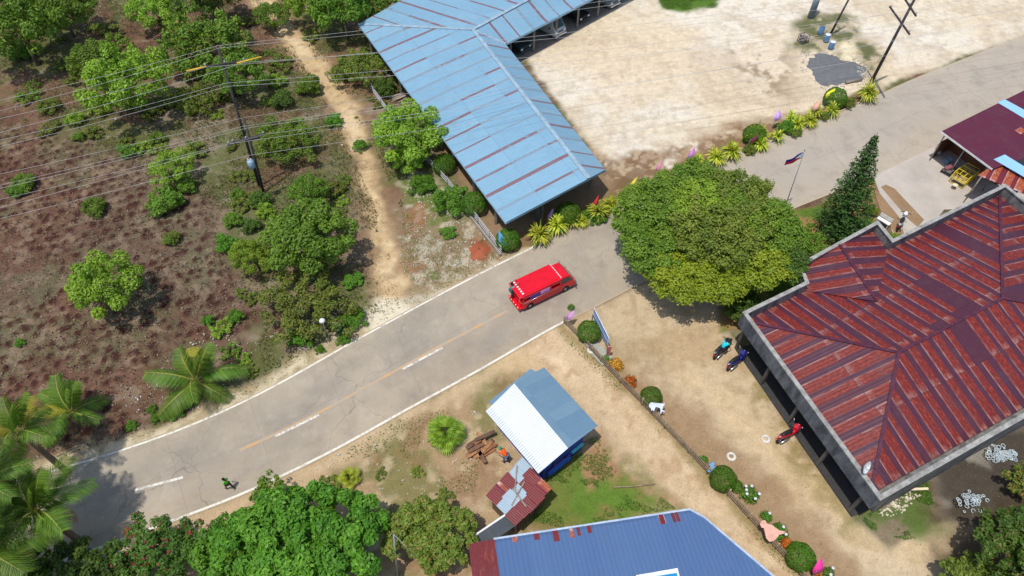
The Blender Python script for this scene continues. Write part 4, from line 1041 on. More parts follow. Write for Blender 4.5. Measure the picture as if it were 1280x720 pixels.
for poly, n_ in ((SCRUBP, 70), ([(345, 5), (430, 5), (500, 120), (480, 150), (400, 60)], 10), ([(250, 400), (330, 330), (340, 470), (200, 500)], 8), ([(390, 600), (500, 540), (580, 540), (590, 620), (460, 640)], 6)):
    xs = [p[0] for p in poly]; ys = [p[1] for p in poly]; c_ = 0
    while c_ < n_:
        q = (random.uniform(min(xs), max(xs)), random.uniform(min(ys), max(ys)))
        if sdf(np.array([q[0]]), np.array([q[1]]), poly)[0] > 0: continue
        bush('weed_clump', random.choice(['olive_weed', 'mid_weed', 'bright_weed', 'olive_weed']), q, random.uniform(7, 19), random.uniform(.6, 1.0), 'small ragged clump of weeds among the scrub trees', 'weeds', 'small weed clumps of the left bank and verges'); c_ += 1
# clipped hedge balls
GB = 'clipped round bushes'
for px, r_, lb in [((592, 255), 16, 'clipped ball bush beside the left eave of the blue roof'), ((555, 206), 14, 'clipped round bush left of the blue eave, above the leafy bush'),
                   ((635, 300), 15, 'clipped ball bush below the front corner of the blue roof'), ((710, 268), 16, 'clipped bush behind the pair of striped rosettes'),
                   ((943, 169), 14, 'clipped bush behind the rosettes in the middle of the hedge strip'), ((1044, 123), 14, 'clipped bush next to the yellow pennant'),
                   ((736, 415), 15, 'clipped ball bush beside the roadside banner board'), ((814, 496), 13.5, 'clipped ball bush behind the white animal figure'),
                   ((904, 599), 16.5, 'clipped ball bush beside the fence by the blue figure'), ((1000, 696), 18, 'largest clipped ball bush at the bottom of the fence')]:
    bush('clipped_bush', 'hedge_ball', px, r_, 1.0, lb, 'bush', GB)
# striped rosettes (dracaena)
def rosette_mesh(sd=4, nl=95):
    rng = np.random.default_rng(sd); V = []; C = []
    for k in range(nl):
        a = rng.random() * 6.28; e = rng.random() ** .7; L = .8 + .35 * rng.random(); w_ = .055
        d = np.array([math.cos(a), math.sin(a)]); s = np.array([-math.sin(a), math.cos(a)]); z0 = .55 + .25 * rng.random()
        pr = None; segs = 5
        for i in range(segs + 1):
            t = i / segs; rad = L * t * (.35 + .65 * e); z = z0 + L * (.75 * (1 - e) * t + .35 * t - .75 * e * t * t)
            wd = w_ * math.sin(math.pi * (t * .85 + .12)) + .004
            q = np.array([d[0] * rad, d[1] * rad, max(.03, z)]); l_ = q - np.array([s[0], s[1], 0]) * wd; r_ = q + np.array([s[0], s[1], 0]) * wd
            if pr is not None:
                V += [pr[0], pr[1], r_, l_]; y = rng.random(); C.append(np.array(lin((196, 206, 70))) * (.7 + .5 * y) if y > .35 else np.array(lin((110, 156, 40))))
            pr = (l_, r_)
    return quads_mesh('leaf_rosette', np.array(V), np.array(C))
ROSV = [rosette_mesh(4, 95), rosette_mesh(5, 60), rosette_mesh(6, 120)]
for q in ROSV: q.materials.append(LEAF)
STM = MB().tube([(0, 0, -.1), (0, 0, .6)], [.07, .05]).mesh('stem'); STM.materials.append(BARK)
GR = 'striped rosettes in the roadside hedge'
for px, r_, lb in [((674, 292), 14, 'striped yellow-green rosette nearest the red van'), ((697, 279), 14, 'left one of the two striped rosettes before the clipped bush'), ((714, 271), 13, 'right one of the two striped rosettes before the clipped bush'),
                   ((727, 276), 8, 'small rosette right of the striped pair'), ((749, 262), 14, 'greener rosette right of the red pennant'), ((763, 254), 12, 'light rosette next to the greener one by the red pennant'), ((784, 244), 12, 'rosette with the yellow pennant beside the big tree'), ((803, 232), 9, 'rosette half hidden by the left edge of the big tree'),
                   ((874, 198), 8, 'rosette peeping over the top of the big tree'), ((895, 195), 12, 'rosette at the upper right edge of the big tree'), ((915, 187), 12, 'rosette between the tree and the dark pennant'), ((947, 166), 13, 'tall rosette before the mid-strip clipped bush'), ((951, 178), 10, 'lower rosette before the mid-strip clipped bush'),
                   ((973, 168), 10, 'rosette under the lilac pennant'), ((989, 148), 10, 'rosette right of the lilac pennant'), ((997, 155), 10, 'rosette nearest the roadside right of the lilac pennant'), ((1013, 147), 11, 'rosette under the salmon pennant'), ((1019, 138), 9, 'rosette right beside the salmon pennant'), ((1042, 135), 12, 'rosette in front of the clipped bush by the yellow pennant'), ((1086, 113), 13, 'big striped rosette at the foot of the wooden power pole')]:
    s = r_ / ppm(px[1]) * 1.28; c = g(px[0], px[1], s * .8)
    e = empty('rosette_plant', (c[0], c[1], 0), random.uniform(0, 6), lb, 'plant', GR); e.scale = (s * random.uniform(.85, 1.15), s * random.uniform(.85, 1.15), s * random.uniform(.8, 1.1))
    a = bpy.data.objects.new('leaf_rosette', random.choice(ROSV)); COL.objects.link(a); a.parent = e
    b = bpy.data.objects.new('stem', STM); COL.objects.link(b); b.parent = e
for px, r_, lb in [((732, 268), 7, 'low green filler plant by the kerb right of the rosette pair'), ((748, 272), 10, 'low dark plant under the greener rosette by the red pennant'), ((783, 254), 7, 'low silvery plant under the rosette beside the big tree'), ((937, 187), 8, 'low olive plant at the kerb under the tall rosette'), ((985, 158), 11, 'broad green plant between the lilac and salmon pennants'), ((994, 165), 8, 'yellowish low plant at the kerb under the lilac pennant'), ((1060, 128), 9, 'low silvery plant right of the clipped bush by the yellow pennant'), ((1030, 145), 7, 'low plant at the kerb under the salmon pennant')]:
    bush('hedge_plant', 'hedge_bush' if 'green' in lb or 'dark' in lb else 'olive_bush', px, r_, .9, lb, 'plant', 'low plants of the roadside hedge')

# --- coconut palms and fan palms
def frond_mesh(name, L, droop, nl=34, wl=.55, seed=1, c1=(58, 102, 28), c2=(104, 144, 44), curve=0.0):
    rng = np.random.default_rng(seed); V = []; C = []; a_, b_ = np.array(lin(c1)), np.array(lin(c2))
    def pt(t): return np.array([L * (t - .12 * t * t * droop), curve * L * t * t * .4, L * (.42 * t - .62 * droop * t * t)])
    for i in range(12):
        t0, t1 = i / 12, (i + 1) / 12; p, q = pt(t0), pt(t1); w0, w1 = .05 * (1 - t0) + .008, .05 * (1 - t1) + .006; y = np.array([0, 1, 0])
        V += [p - y * w0, p + y * w0, q + y * w1, q - y * w1]; C.append(np.array(lin((170, 176, 84))))
    for i in range(nl):
        t = .14 + .86 * i / nl; p = pt(t); tg = pt(min(1, t + .02)) - pt(t - .02); tg /= np.linalg.norm(tg)
        ll = wl * (.45 + 1.1 * math.sin(math.pi * min(1, t * .92 + .05)) ** .8) * (.9 + .2 * rng.random()) * L / 3
        for s in (-1, 1):
            d = np.array([tg[0] * .55, s * .85, tg[2] * .55 - .22 - .15 * rng.random()]); d /= np.linalg.norm(d)
            q = p + d * ll * .55; e = p + d * ll + np.array([0, 0, -.12 * ll]); w_ = .033 * L / 3 * (.7 + .6 * rng.random())
            V += [p - tg * w_ * .6, p + tg * w_ * .6, q + tg * w_, q - tg * w_]; V += [q - tg * w_, q + tg * w_, e + tg * .004, e - tg * .004]
            c = a_ + (b_ - a_) * (rng.random() * .8 + .2 * t); C += [c, c]
    me = quads_mesh(name, np.array(V), np.array(C)); me.materials.append(LEAF); return me
FR = [frond_mesh('frond', 3, d_, 42, .62, i, curve=cv) for i, (d_, cv) in enumerate(((.5, .3), (.95, -.5), (1.35, .4)))]
FRY = frond_mesh('frond', 3, .8, 44, .6, 9, (150, 160, 50), (190, 184, 70), .1)
FRD = frond_mesh('dry_frond', 3, 1.3, 30, .5, 12, (122, 84, 52), (150, 110, 70))
def palm(px, L, n, h, label, lean=(0, 0), cz=None, seed=1, group='coconut palms on the road side', name='coconut_palm'):
    rg = random.Random(seed); c = g(px[0], px[1], h)
    e = empty(name, (c[0] - lean[0], c[1] - lean[1], 0), 0, label, 'palm', group)
    m = MB(); k = 8; m.tube([(lean[0] * (i / k) ** 1.5, lean[1] * (i / k) ** 1.5, -.2 + (h + .15) * i / k) for i in range(k + 1)], [.2 - .07 * i / k for i in range(k + 1)], 10); m.build('trunk', paint(lin((128, 110, 88)), .9, var=.2), e)
    for i in range(n):
        f = bpy.data.objects.new('frond', FR[i % 3] if rg.random() > .08 else FRY); COL.objects.link(f); f.parent = e
        f.location = (lean[0], lean[1], h); s = L / 3 * rg.uniform(.82, 1.1); f.scale = (s, s, s)
        tier = i / n
        f.rotation_euler = (rg.uniform(-.25, .25), R(5 - 70 * (1 - tier)) if tier < .5 else R(rg.uniform(-32, 10)), i * 2.39996 + rg.uniform(-.2, .2))
    for i in range(2 if h > 2 else 0):
        f = bpy.data.objects.new('dry_frond', FRD); COL.objects.link(f); f.parent = e; f.location = (lean[0], lean[1], h - .1); s = L / 3 * .8; f.scale = (s, s, s); f.rotation_euler = (0, R(38), rg.uniform(0, 6.28))
    return e
palm((246, 476), 3.2, 9, 1.0, 'low young palm on the verge, nearest the road between field and pavement', seed=3)
palm((90, 515), 2.6, 10, 1.1, 'bushy palm at the lower corner of the field', seed=5)
palm((24, 540), 2.6, 12, 5.4, 'thin high palm at the left edge', seed=8)
palm((48, 640), 3.0, 15, 4.2, 'tall big palm at the lower left corner throwing its shadow on the road', seed=11)
palm((-14, 600), 2.6, 12, 6.5, 'palm cut by the left edge between the thin palm and the big palm', seed=12)
palm((-15, 690), 3.2, 14, 5, 'palm cut by the lower left corner', seed=14)
def fan_palm(px, r_, n, label, seed, pal=((82, 140, 36), (150, 190, 60))):
    rng = np.random.default_rng(seed); V = []; C = []; a_, b_ = np.array(lin(pal[0])), np.array(lin(pal[1]))
    for k in range(n):
        az = k * 2.39996; el_ = .2 + 1.3 * (k / n); pl = .38 + .2 * rng.random()
        d = np.array([math.cos(az) * math.cos(el_), math.sin(az) * math.cos(el_), math.sin(el_)]); o_ = d * pl + np.array([0, 0, .25])
        s = np.array([-math.sin(az), math.cos(az), 0]); u_ = np.cross(s, d); V += [o_ * .15 - s * .02, o_ * .15 + s * .02, o_ + s * .015, o_ - s * .015]; C.append(a_)
        for j in range(15):
            t = (j - 7) / 7 * 1.35; d2 = np.array([math.cos(az) * math.cos(el_ * .55 - .1), math.sin(az) * math.cos(el_ * .55 - .1), math.sin(el_ * .55 - .1)]); dd_ = d2 * math.cos(t) + s * math.sin(t); ll = .62 * (1 - .2 * abs(t)); tip = o_ + dd_ * ll - np.array([0, 0, .12]); md = o_ + dd_ * ll * .5; sd = np.cross(dd_, u_) * .045
            V += [o_ - sd * .3, o_ + sd * .3, md + sd, md - sd]; V += [md - sd, md + sd, tip + sd * .1, tip - sd * .1]; c = a_ + (b_ - a_) * rng.random(); C += [c, c]
    me = quads_mesh('crown', np.array(V), np.array(C)); me.materials.append(LEAF)
    s = r_ / ppm(px[1]) / 1.0; c = g(px[0], px[1], s * .5); e = empty('fan_palm', (c[0], c[1], 0), 0, label, 'palm'); e.scale = (s, s, s)
    a = bpy.data.objects.new('crown', me); COL.objects.link(a); a.parent = e
    m = MB(); m.tube([(0, 0, -.1), (0, 0, .3)], [.09, .07]); m.build('trunk', BARK, e)
fan_palm((557, 541), 27, 22, 'bright fan palm on bare ground left of the plank pile', 2)
fan_palm((437, 597), 16, 14, 'small yellow-green fan palm near the road edge', 3, ((130, 160, 40), (180, 200, 70)))

# --- big shade tree
def big_tree():
    hc = 4.6; c = g(893, 286, hc)
    sc_ = .80
    e = empty('shade_tree', (c[0], c[1], 0), 0, 'very large spreading green shade tree beside the road and the grey building', 'tree')
    rng = np.random.default_rng(42)
    mains = [(-.6, 1.8, 5.6, 3.0), (1.6, .8, 5.7, 2.8), (-4.2, 2.6, 4.6, 3.7), (-1.0, 4.6, 4.8, 3.6), (2.2, 3.2, 5.2, 3.6), (-5.0, -1.2, 4.0, 3.3), (-3.2, -3.6, 3.6, 3.2), (.2, -.6, 5.6, 4.0), (4.6, .2, 4.8, 3.4), (-.2, -4.2, 3.7, 2.8), (3.2, -2.8, 4.3, 3.2), (5.6, -2.2, 4.0, 2.6), (5.8, 2.0, 4.2, 2.5), (-6.2, 1.4, 3.8, 2.2), (1.0, 6.3, 4.2, 2.2)]
    P_, N_, Cc_ = [], [], []
    lob = []; own = []
    for i, (x, y, z, r_) in enumerate(mains):
        for q in dome_lobes(r_ * 1.06, r_ * 1.06, r_ * .42, z + .3, int(15 * r_), .46, rng, True, .75, .2, .07):
            q[0] = (q[0] + x) * sc_ * (.93 if q[0] + x > 0 else 1); q[1] = (q[1] + y) * sc_; q[2] = q[2] * .9; lob.append(q); own.append(i)
    for i, (x, y, z, r_) in enumerate(mains):
        kx = sc_ * (.93 if x > 0 else 1); lob.append([x * kx, y * sc_, z * .9, r_ * .80, r_ * .80, r_ * .36]); own.append(i)
    p, nn, k = clump_cloud(lob, 150000, rng, .6, 1.2, .75, -.4)
    p += rng.normal(size=p.shape) * .07
    own = np.array(own)[k]
    pal = ['bright', 'mid', ('mid'), ('mid'), ('olive'), ('mid'), ('yellow'), ('olive'), ('mid'), ('yellow'), ('yellow'), ('dark'), ('mid'), ('mid'), ('dark')]
    rn = rng.random(len(lob)); c_ = np.zeros((len(p), 3))
    for i, n_ in enumerate(pal):
        q = own == i; a_, b_ = np.array(GREENS[n_][0]), np.array(GREENS[n_][1]); f = (rn[k[q]] * .6 + rng.random(q.sum()) * .4)[:, None]; c_[q] = a_ + (b_ - a_) * f
    c_ *= 1.08 + .5 * rng.random((len(p), 1))
    me = leaves_mesh('crown', p, nn, .21 * (.6 + .7 * rng.random(len(p))), c_, .55, rng); mesh_obj('crown', me, LEAF, e)
    m = MB(); m.tube([(0, 0, -.3), (.1, .1, 1.6), (0, 0, 2.8)], [.62, .45, .4], 12)
    for i, (x, y, z, r_) in enumerate(mains): m.tube([(0, 0, 2.0), (x * .4, y * .4, 2.4 + z * .1), (x * sc_, y * sc_, z * .8)], [.28, .2, .08], 7)
    m.build('trunk', BARK, e)
big_tree()
# grey dead branches poking out of its top
def spruce():
    hgt = 9.8; b = P(1046, 292, 0); e = empty('spruce_tree', b, 0, 'dark conical conifer between the road and the notched corner of the parapet', 'tree')
    lean = Vector((-.65, .4, 0))
    rng = np.random.default_rng(8); V = []; N = []; C = []; a_, b_ = np.array(GREENS['spruce'][0]), np.array(GREENS['spruce'][1])
    pos = []; nr = []; col = []; sz = []
    tiers = 30
    for i in range(tiers):
        t = i / tiers; z = .5 + (hgt - .6) * t; rad = 2.1 * (1 - t) ** .85 + .08; nb = int(7 + 7 * (1 - t))
        for j in range(nb):
            az = j * 6.283 / nb + i * 1.1 + rng.normal() * .12; rr = rad * (.82 + .3 * rng.random())
            ns = int(30 * rr / 2 + 8)
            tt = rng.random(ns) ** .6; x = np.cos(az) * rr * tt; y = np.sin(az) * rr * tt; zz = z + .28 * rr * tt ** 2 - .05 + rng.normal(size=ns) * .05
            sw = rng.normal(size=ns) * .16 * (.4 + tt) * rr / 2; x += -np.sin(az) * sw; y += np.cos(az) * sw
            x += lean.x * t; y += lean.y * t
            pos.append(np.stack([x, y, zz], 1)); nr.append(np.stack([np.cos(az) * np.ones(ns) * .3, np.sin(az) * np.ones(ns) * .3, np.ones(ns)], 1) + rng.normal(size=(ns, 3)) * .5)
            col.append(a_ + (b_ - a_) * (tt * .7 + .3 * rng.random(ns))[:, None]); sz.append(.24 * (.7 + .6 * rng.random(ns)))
    me = leaves_mesh('crown', np.concatenate(pos), np.concatenate(nr), np.concatenate(sz), np.concatenate(col), .38, rng); mesh_obj('crown', me, LEAF, e)
    m = MB(); m.tube([(0, 0, -.2), (lean.x * .5, lean.y * .5, hgt * .5), (lean.x, lean.y, hgt)], [.2, .12, .02]); m.build('trunk', BARK, e)
spruce()

# --- trees at the bottom edge
def leafy_tree(name, px, rx, ry, rz, cz, m_, rs, n, leaf, pal, seed, label, trunk=.2, cat='tree', dry=0, flowers=None, sub=None, shell=.35):
    c = P(px[0], px[1], cz); e = empty(name, (c[0], c[1], c[2] - cz), 0, label, cat)
    rng = np.random.default_rng(seed); lob = dome_lobes(rx, ry, rz, cz, int(m_ * 2.6), rs * .58, rng, True, .9, .45, .10)
    if sub: lob += sub
    me = crown_mesh('crown', lob, n, leaf, pal, seed, .6, .9, -.4, dry=dry); mesh_obj('crown', me, LEAF, e)
    me = trunk_mesh(cz * .55, trunk, 7, rx * .7, cz * .95, seed); mesh_obj('trunk', me, BARK, e)
    if flowers:
        p, nn, k = clump_cloud(lob, flowers[0], rng, .1, .5, .5, .1); cl = rng.integers(0, len(lob), 14); q = np.isin(k, cl) | (rng.random(len(k)) < .25); p, nn = p[q], nn[q]
        me = leaves_mesh('flowers', p * np.array([1, 1, 1.02]), nn, np.full(len(p), flowers[2]), np.tile(np.array(flowers[1]), (len(p), 1)) * (.7 + .5 * rng.random((len(p), 1))), .9, rng); tag(mesh_obj('flowers', me, LEAF, e), kind='stuff')
    return e
leafy_tree('broadleaf_tree', (375, 685), 4.4, 3.2, 1.6, 3.2, 60, .85, 30000, .27, 'lush', 21, 'big vivid green tree at the bottom edge south of the road', .25)
leafy_tree('broadleaf_tree', (290, 690), 2.2, 2.0, 1.1, 2.6, 30, .6, 9000, .22, 'lush', 24, 'smaller vivid green tree at the bottom edge left of the big one', .15)
leafy_tree('thin_sapling', (334, 612), .9, 1.0, .6, 2.0, 9, .34, 900, .2, 'mid', 22, 'thin sapling reaching over the edge line above the big vivid tree', .05)
leafy_tree('reddish_tree', (537, 668), 2.5, 1.9, 1.1, 2.2, 46, .55, 15000, .2, 'olive', 23, 'dull green tree with reddish leaf tips around the thin pole', .18, dry=.10)
leafy_tree('flowering_bush', (205, 690), 2.8, 1.9, 1.0, 2.0, 40, .5, 10000, .18, 'dark', 25, 'dark bush with red flowers at the bottom left by the road', .15, 'bush', flowers=(420, lin((180, 26, 56)), .15))
leafy_tree('dark_thicket', (95, 712), 3.2, 1.6, .9, 1.8, 34, .5, 8000, .2, 'dark', 26, 'dark thicket below the tall big palm', .12, 'bush')
leafy_tree('dark_thicket', (10, 725), 2.6, 1.8, .9, 1.8, 28, .5, 6000, .2, 'mid', 27, 'thicket in the bottom left corner', .12, 'bush')
leafy_tree('shadowed_tree', (1292, 690), 2.7, 2.3, 1.5, 3.0, 46, .6, 13000, .22, 'dark', 28, 'dark green tree in the bottom right corner', .2, dry=.05)
leafy_tree('shadowed_tree', (1222, 728), 1.9, 1.3, 1.0, 1.8, 26, .5, 7000, .2, 'olive', 29, 'olive green tree at the bottom edge near the right corner', .15)
leafy_tree('burnt_bush', (1284, 602), 1.1, 1.2, .6, 1.0, 16, .4, 2500, .18, 'olive', 30, 'thin olive bush beside the heap of coiled wire at the right edge', .08, 'bush', dry=.3)
leafy_tree('garden_bush', (1002, 300), 1.7, 1.9, .7, .9, 22, .45, 6000, .16, 'mid', 31, 'low green garden bush between the big tree and the conifer', .06, 'bush')
leafy_tree('garden_bush', (930, 386), 1.6, 1.3, .8, 1.1, 18, .5, 4500, .18, 'dark', 33, 'dark bush squeezed between the big tree and the grey parapet', .06, 'bush')
leafy_tree('garden_bush', (1117, 297), .6, .5, .4, .5, 8, .25, 1400, .12, 'bright', 32, 'small bright bush in the inner corner of the parapet', .04, 'bush')
leafy_tree('garden_bush', (1090, 263), .55, .5, .4, .5, 8, .25, 1200, .12, 'yellow', 34, 'small yellow-green bush right of the conifer', .04, 'bush')
# --- flower beds along the fence
def croton(px, r_, c1, c2, label, name='croton_bush', whites=0, green='hedge_bush'):
    s = r_ / ppm(px[1]); c = g(px[0], px[1], s * .6); e = empty(name, (c[0], c[1], 0), random.uniform(0, 6), label, 'plant')
    rng = np.random.default_rng(int(px[0])); p = rng.normal(size=(260, 3)); p /= np.linalg.norm(p, axis=1, keepdims=True); p[:, 2] = np.abs(p[:, 2]); q = p * s * (.55 + .5 * rng.random((260, 1))) + np.array([0, 0, .1])
    col = np.array(c1) + (np.array(c2) - np.array(c1)) * rng.random((260, 1)); me = leaves_mesh('foliage', q, p + rng.normal(size=p.shape) * .5, np.full(260, s * .42), col, .35, rng); mesh_obj('foliage', me, LEAF, e)
    m = MB(); m.tube([(0, 0, -.1), (0, 0, s * .6)], [.04, .02]); m.build('stem', BARK, e)
    for j in range(whites):
        a = j * 2.4 + px[0]; rr = s * (.45 + .5 * ((j * 37) % 10) / 10); m = MB(); m.lathe([(.01, .09), (.07, .07), (.10, .0), (.07, -.06), (.01, -.08)], (math.cos(a) * rr, math.sin(a) * rr, s * .9 + .12), 10); m.build('flower_head', WHITE, e)
YO = (lin((206, 160, 40)), lin((230, 196, 60))); OR = (lin((196, 120, 30)), lin((222, 160, 50))); GN = (lin((60, 120, 34)), lin((100, 160, 50)))
croton((770, 455), 10, *YO, 'yellow croton bush, upper one beside the fence'); croton((788, 476), 9, *OR, 'orange-yellow croton bush, second from the banner board')
croton((891, 583), 6, *OR, 'small orange plant beside the blue figure'); croton((879, 575), 7, *GN, 'small green plant left of the blue figure')
croton((937, 617), 12, *GN, 'green plant with round white flower heads beside the fence', 'white_flower_plant', 6); croton((921, 607), 9, *GN, 'dark green plant between the clipped ball and the white flowers')
croton((958, 645), 8, *GN, 'green plant with one white flower above the pink bird', 'white_flower_plant', 1); croton((974, 664), 12, *GN, 'green plant with white flowers right of the pink bird', 'white_flower_plant', 3)
croton((984, 680), 9, *OR, 'orange plant touching the largest clipped ball'); croton((1020, 714), 7, *OR, 'orange plant below the largest clipped ball'); croton((1036, 716), 8, *GN, 'green plant with white flowers at the bottom edge', 'white_flower_plant', 2)
croton((757, 449), 6, *GN, 'small dark green plant beside the stone slabs'); croton((714, 384), 5, *GN, 'tiny green plant at the start of the fence')
# ------------------------------------------------------------------ ground cover (nobody could count it)
def inpoly(x, y, poly): return sdf(x, y, GP(poly)) < 0
def cover(name, polys, n, size, cols, label, cat, up=1.0, nz=(.5, 6), thr=.5, rnd=.8, asp=.3, zoff=.03, scale=2.5, seed=1, avoid=True, mat=None):
    rng = np.random.default_rng(seed); X = []; 
    for poly in polys:
        w_ = GP(poly); xs = [a[0] for a in w_]; ys = [a[1] for a in w_]
        k = int(n * 3 * (max(xs) - min(xs)) * (max(ys) - min(ys)) / sum((max(g(*p)[0] for p in q) - min(g(*p)[0] for p in q)) * (max(g(*p)[1] for p in q) - min(g(*p)[1] for p in q)) for q in polys))
        x = rng.uniform(min(xs), max(xs), k); y = rng.uniform(min(ys), max(ys), k); ok = inpoly(x, y, poly) & (fbm(x, y, scale, seed + 40) > thr)
        if avoid: ok &= sdf(x, y, road_poly) > .15
        X.append(np.stack([x[ok], y[ok]], 1))
    X = np.concatenate(X); rng.shuffle(X); X = X[:n]
    p = np.concatenate([X, np.full((len(X), 1), zoff) + rng.random((len(X), 1)) * size * .5 + terrv(X[:, 0], X[:, 1])[:, None]], 1)
    nn = rng.normal(size=p.shape) * rnd + np.array([0, 0, up]); c = np.array(cols)[rng.integers(0, len(cols), len(p))] * (.7 + .5 * rng.random((len(p), 1)))
    me = leaves_mesh(name, p, nn, size * (.5 + rng.random(len(p))), c, asp, rng); o = mesh_obj(name, me, mat or LEAF); tag(o, label, cat, kind='stuff'); return o
LEFTALL = [(-80, -20), (330, 0), (470, 220), (500, 385), (300, 495), (120, 560), (-60, 600)]
SCRUB = [(-80, -20), (325, -10), (420, 150), (470, 260), (480, 385), (330, 470), (318, 400), (260, 250), (120, 180), (-80, 140)]
cover('scrub_weeds', [SCRUB, [(345, 0), (440, 0), (560, 200), (500, 260), (470, 190)]], 70000, .15, [lin((84, 120, 40)), lin((100, 128, 50)), lin((70, 96, 38)), lin((128, 122, 70)), lin((116, 100, 70))], 'low green and dry weeds covering the left bank', 'weeds', thr=.47, scale=3, seed=2, asp=.5)
cover('dry_brush', [LEFTALL], 30000, .19, [lin((132, 118, 100)), lin((104, 84, 70)), lin((150, 140, 126)), lin((92, 68, 56))], 'dry grey twigs and dead leaves lying on the brown soil', 'dry leaves', thr=.44, scale=3, seed=3, asp=.16)
cover('field_litter', [FIELD], 22000, .13, [lin((82, 54, 44)), lin((74, 48, 40)), lin((112, 122, 84)), lin((96, 110, 62)), lin((170, 150, 128)), lin((150, 132, 112))], 'clods and dead leaves spread over the tilled field', 'dry leaves', thr=.3, scale=2, seed=4, asp=.6)
GRS = [lin((84, 130, 40)), lin((100, 140, 50)), lin((68, 112, 34))]
cover('grass', [[(690, 570), (745, 545), (800, 600), (845, 636), (700, 660), (660, 650)], [(1066, 655), (1120, 620), (1160, 600), (1170, 640), (1180, 668), (1130, 675)], [(1066, 655), (1120, 620), (1160, 600), (1170, 640), (1180, 668), (1130, 675)], [(815, -12), (915, -12), (893, 10), (830, 12)]], 22000, .09, GRS, 'short green grass in the yards', 'grass', thr=.5, scale=1.6, seed=5, asp=.35)
cover('verge_grass', [[(505, 215), (560, 240), (640, 318), (520, 378), (500, 330)], [(380, 590), (500, 525), (600, 500), (600, 560), (590, 660), (450, 650)], [(703, 408), (860, 568), (1003, 724), (990, 724), (850, 572), (700, 420)], [(900, 312), (980, 266), (1060, 240), (1100, 300), (1000, 380), (930, 400)]], 15000, .10, GRS + [lin((140, 132, 80))], 'patchy green grass and weeds on verges', 'grass', thr=.5, scale=2.4, seed=6, asp=.4)
cover('road_verge_weeds', [[(60, 590), (330, 488), (520, 382), (660, 312), (650, 300), (500, 365), (320, 465), (40, 575)]], 5000, .10, GRS + [lin((150, 140, 90))] * 2, 'small weeds along the upper road verge', 'weeds', thr=.46, scale=1.6, seed=7, asp=.4)
cover('yard_litter', [COMP, PARK, SOUTH, [(690, 425), (720, 415), (1000, 720), (930, 720)]], 26000, .055, [lin((128, 100, 70)), lin((96, 76, 56)), lin((150, 130, 96)), lin((110, 104, 70)), lin((214, 200, 176))], 'fallen leaves and crumbs spread over the bare yards', 'dry leaves', thr=.42, scale=2.2, seed=77, asp=.5)
STONE = paint(lin((196, 188, 174)), .9)
def stones(name, polys, n, smin, smax, label, seed, cat='stones', mat=STONE, thr=.45, cols=None):
    rng = np.random.default_rng(seed); rg = random.Random(seed); X = []
    for poly in polys:
        w_ = GP(poly); xs = [a[0] for a in w_]; ys = [a[1] for a in w_]; k = n * 4 // len(polys)
        x = rng.uniform(min(xs), max(xs), k); y = rng.uniform(min(ys), max(ys), k); ok = inpoly(x, y, poly) & (fbm(x, y, 1.8, seed + 60) > thr) & (sdf(x, y, road_poly) > .15); X.append(np.stack([x[ok], y[ok]], 1)[:n // len(polys)])
    X = np.concatenate(X); m = MB()
    for x, y in X:
        s = rg.uniform(smin, smax) * (1 if rg.random() > .1 else 1.7); m.box((x, y, s * .2 + terr(x, y)), (s * rg.uniform(.6, 1.3), s * rg.uniform(.5, 1), s * .6), rg.uniform(0, 3.1), taper=.6)
    tag(m.build(name, mat), label, cat, kind='stuff')
stones('limestone_rubble', [RUBBLE, [(60, 590), (330, 492), (520, 384), (655, 314), (645, 302), (500, 365), (320, 462), (40, 572)], [(330, 420), (400, 400), (440, 380), (470, 395), (380, 440)]], 1500, .04, .13, 'pale limestone pieces strewn over the plot and verges', 3)
stones('limestone_rubble', [SCRUB, [(180, 480), (260, 400), (330, 430), (250, 520)], [(380, 590), (500, 525), (600, 500), (600, 560), (590, 660), (450, 650)], [(1060, 50), (1085, 80), (1095, 110), (1070, 90)]], 700, .04, .12, 'scattered pale stones among weeds', 5)
stones('plaster_debris', [[(1092, 640), (1140, 610), (1152, 618), (1130, 640), (1105, 648)]], 100, .05, .13, 'white plaster debris in the grass below the grey building', 9, 'debris', paint(lin((226, 214, 192)), .9), .2)

# red soil heap, gravel patch
def heap(name, px, rx, ry, h, mat, label, cat, seed=1, kind=None):
    c = g(*px); rng = np.random.default_rng(seed); n, k = 36, 9; vs = []; fs = []
    for i in range(k + 1):
        t = i / k
        for j in range(n):
            a = 6.283 * j / n; rr = t * (1 + .12 * math.sin(3 * a + seed) + .08 * math.sin(5 * a) + .05 * math.sin(11 * a + 1) + .04 * math.sin(17 * a)); vs.append((c[0] + rx * rr * math.cos(a), c[1] + ry * rr * math.sin(a), -.04 + h * (1 - t ** 1.6) * (1 + .15 * rng.normal())))
    for i in range(k):
        for j in range(n): fs.append((i * n + j, (i + 1) * n + j, (i + 1) * n + (j + 1) % n, i * n + (j + 1) % n))
    m = MB(); m.add(vs, fs, 0, True); return tag(m.build(name, mat), label, cat, kind=kind)
heap('soil_heap', (599, 314), .85, .95, .35, concrete('red_soil', lin((164, 92, 64)), 4), 'low heap of red soil on the rubble plot', 'soil heap')
stones('loose_gravel', [[(1000, 62), (1085, 70), (1090, 112), (1030, 112), (1000, 90)]], 500, .03, .08, 'loose dark gravel scattered round the gravel heap', 44, 'gravel', paint(lin((120, 118, 116)), .9), .3)
heap('gravel_heap', (1043, 87), 2.9, 2.7, .22, concrete('dark_gravel', lin((112, 112, 114)), 6, .5), 'flat heap of dark grey gravel beside the leaning pole', 'gravel heap', 2)

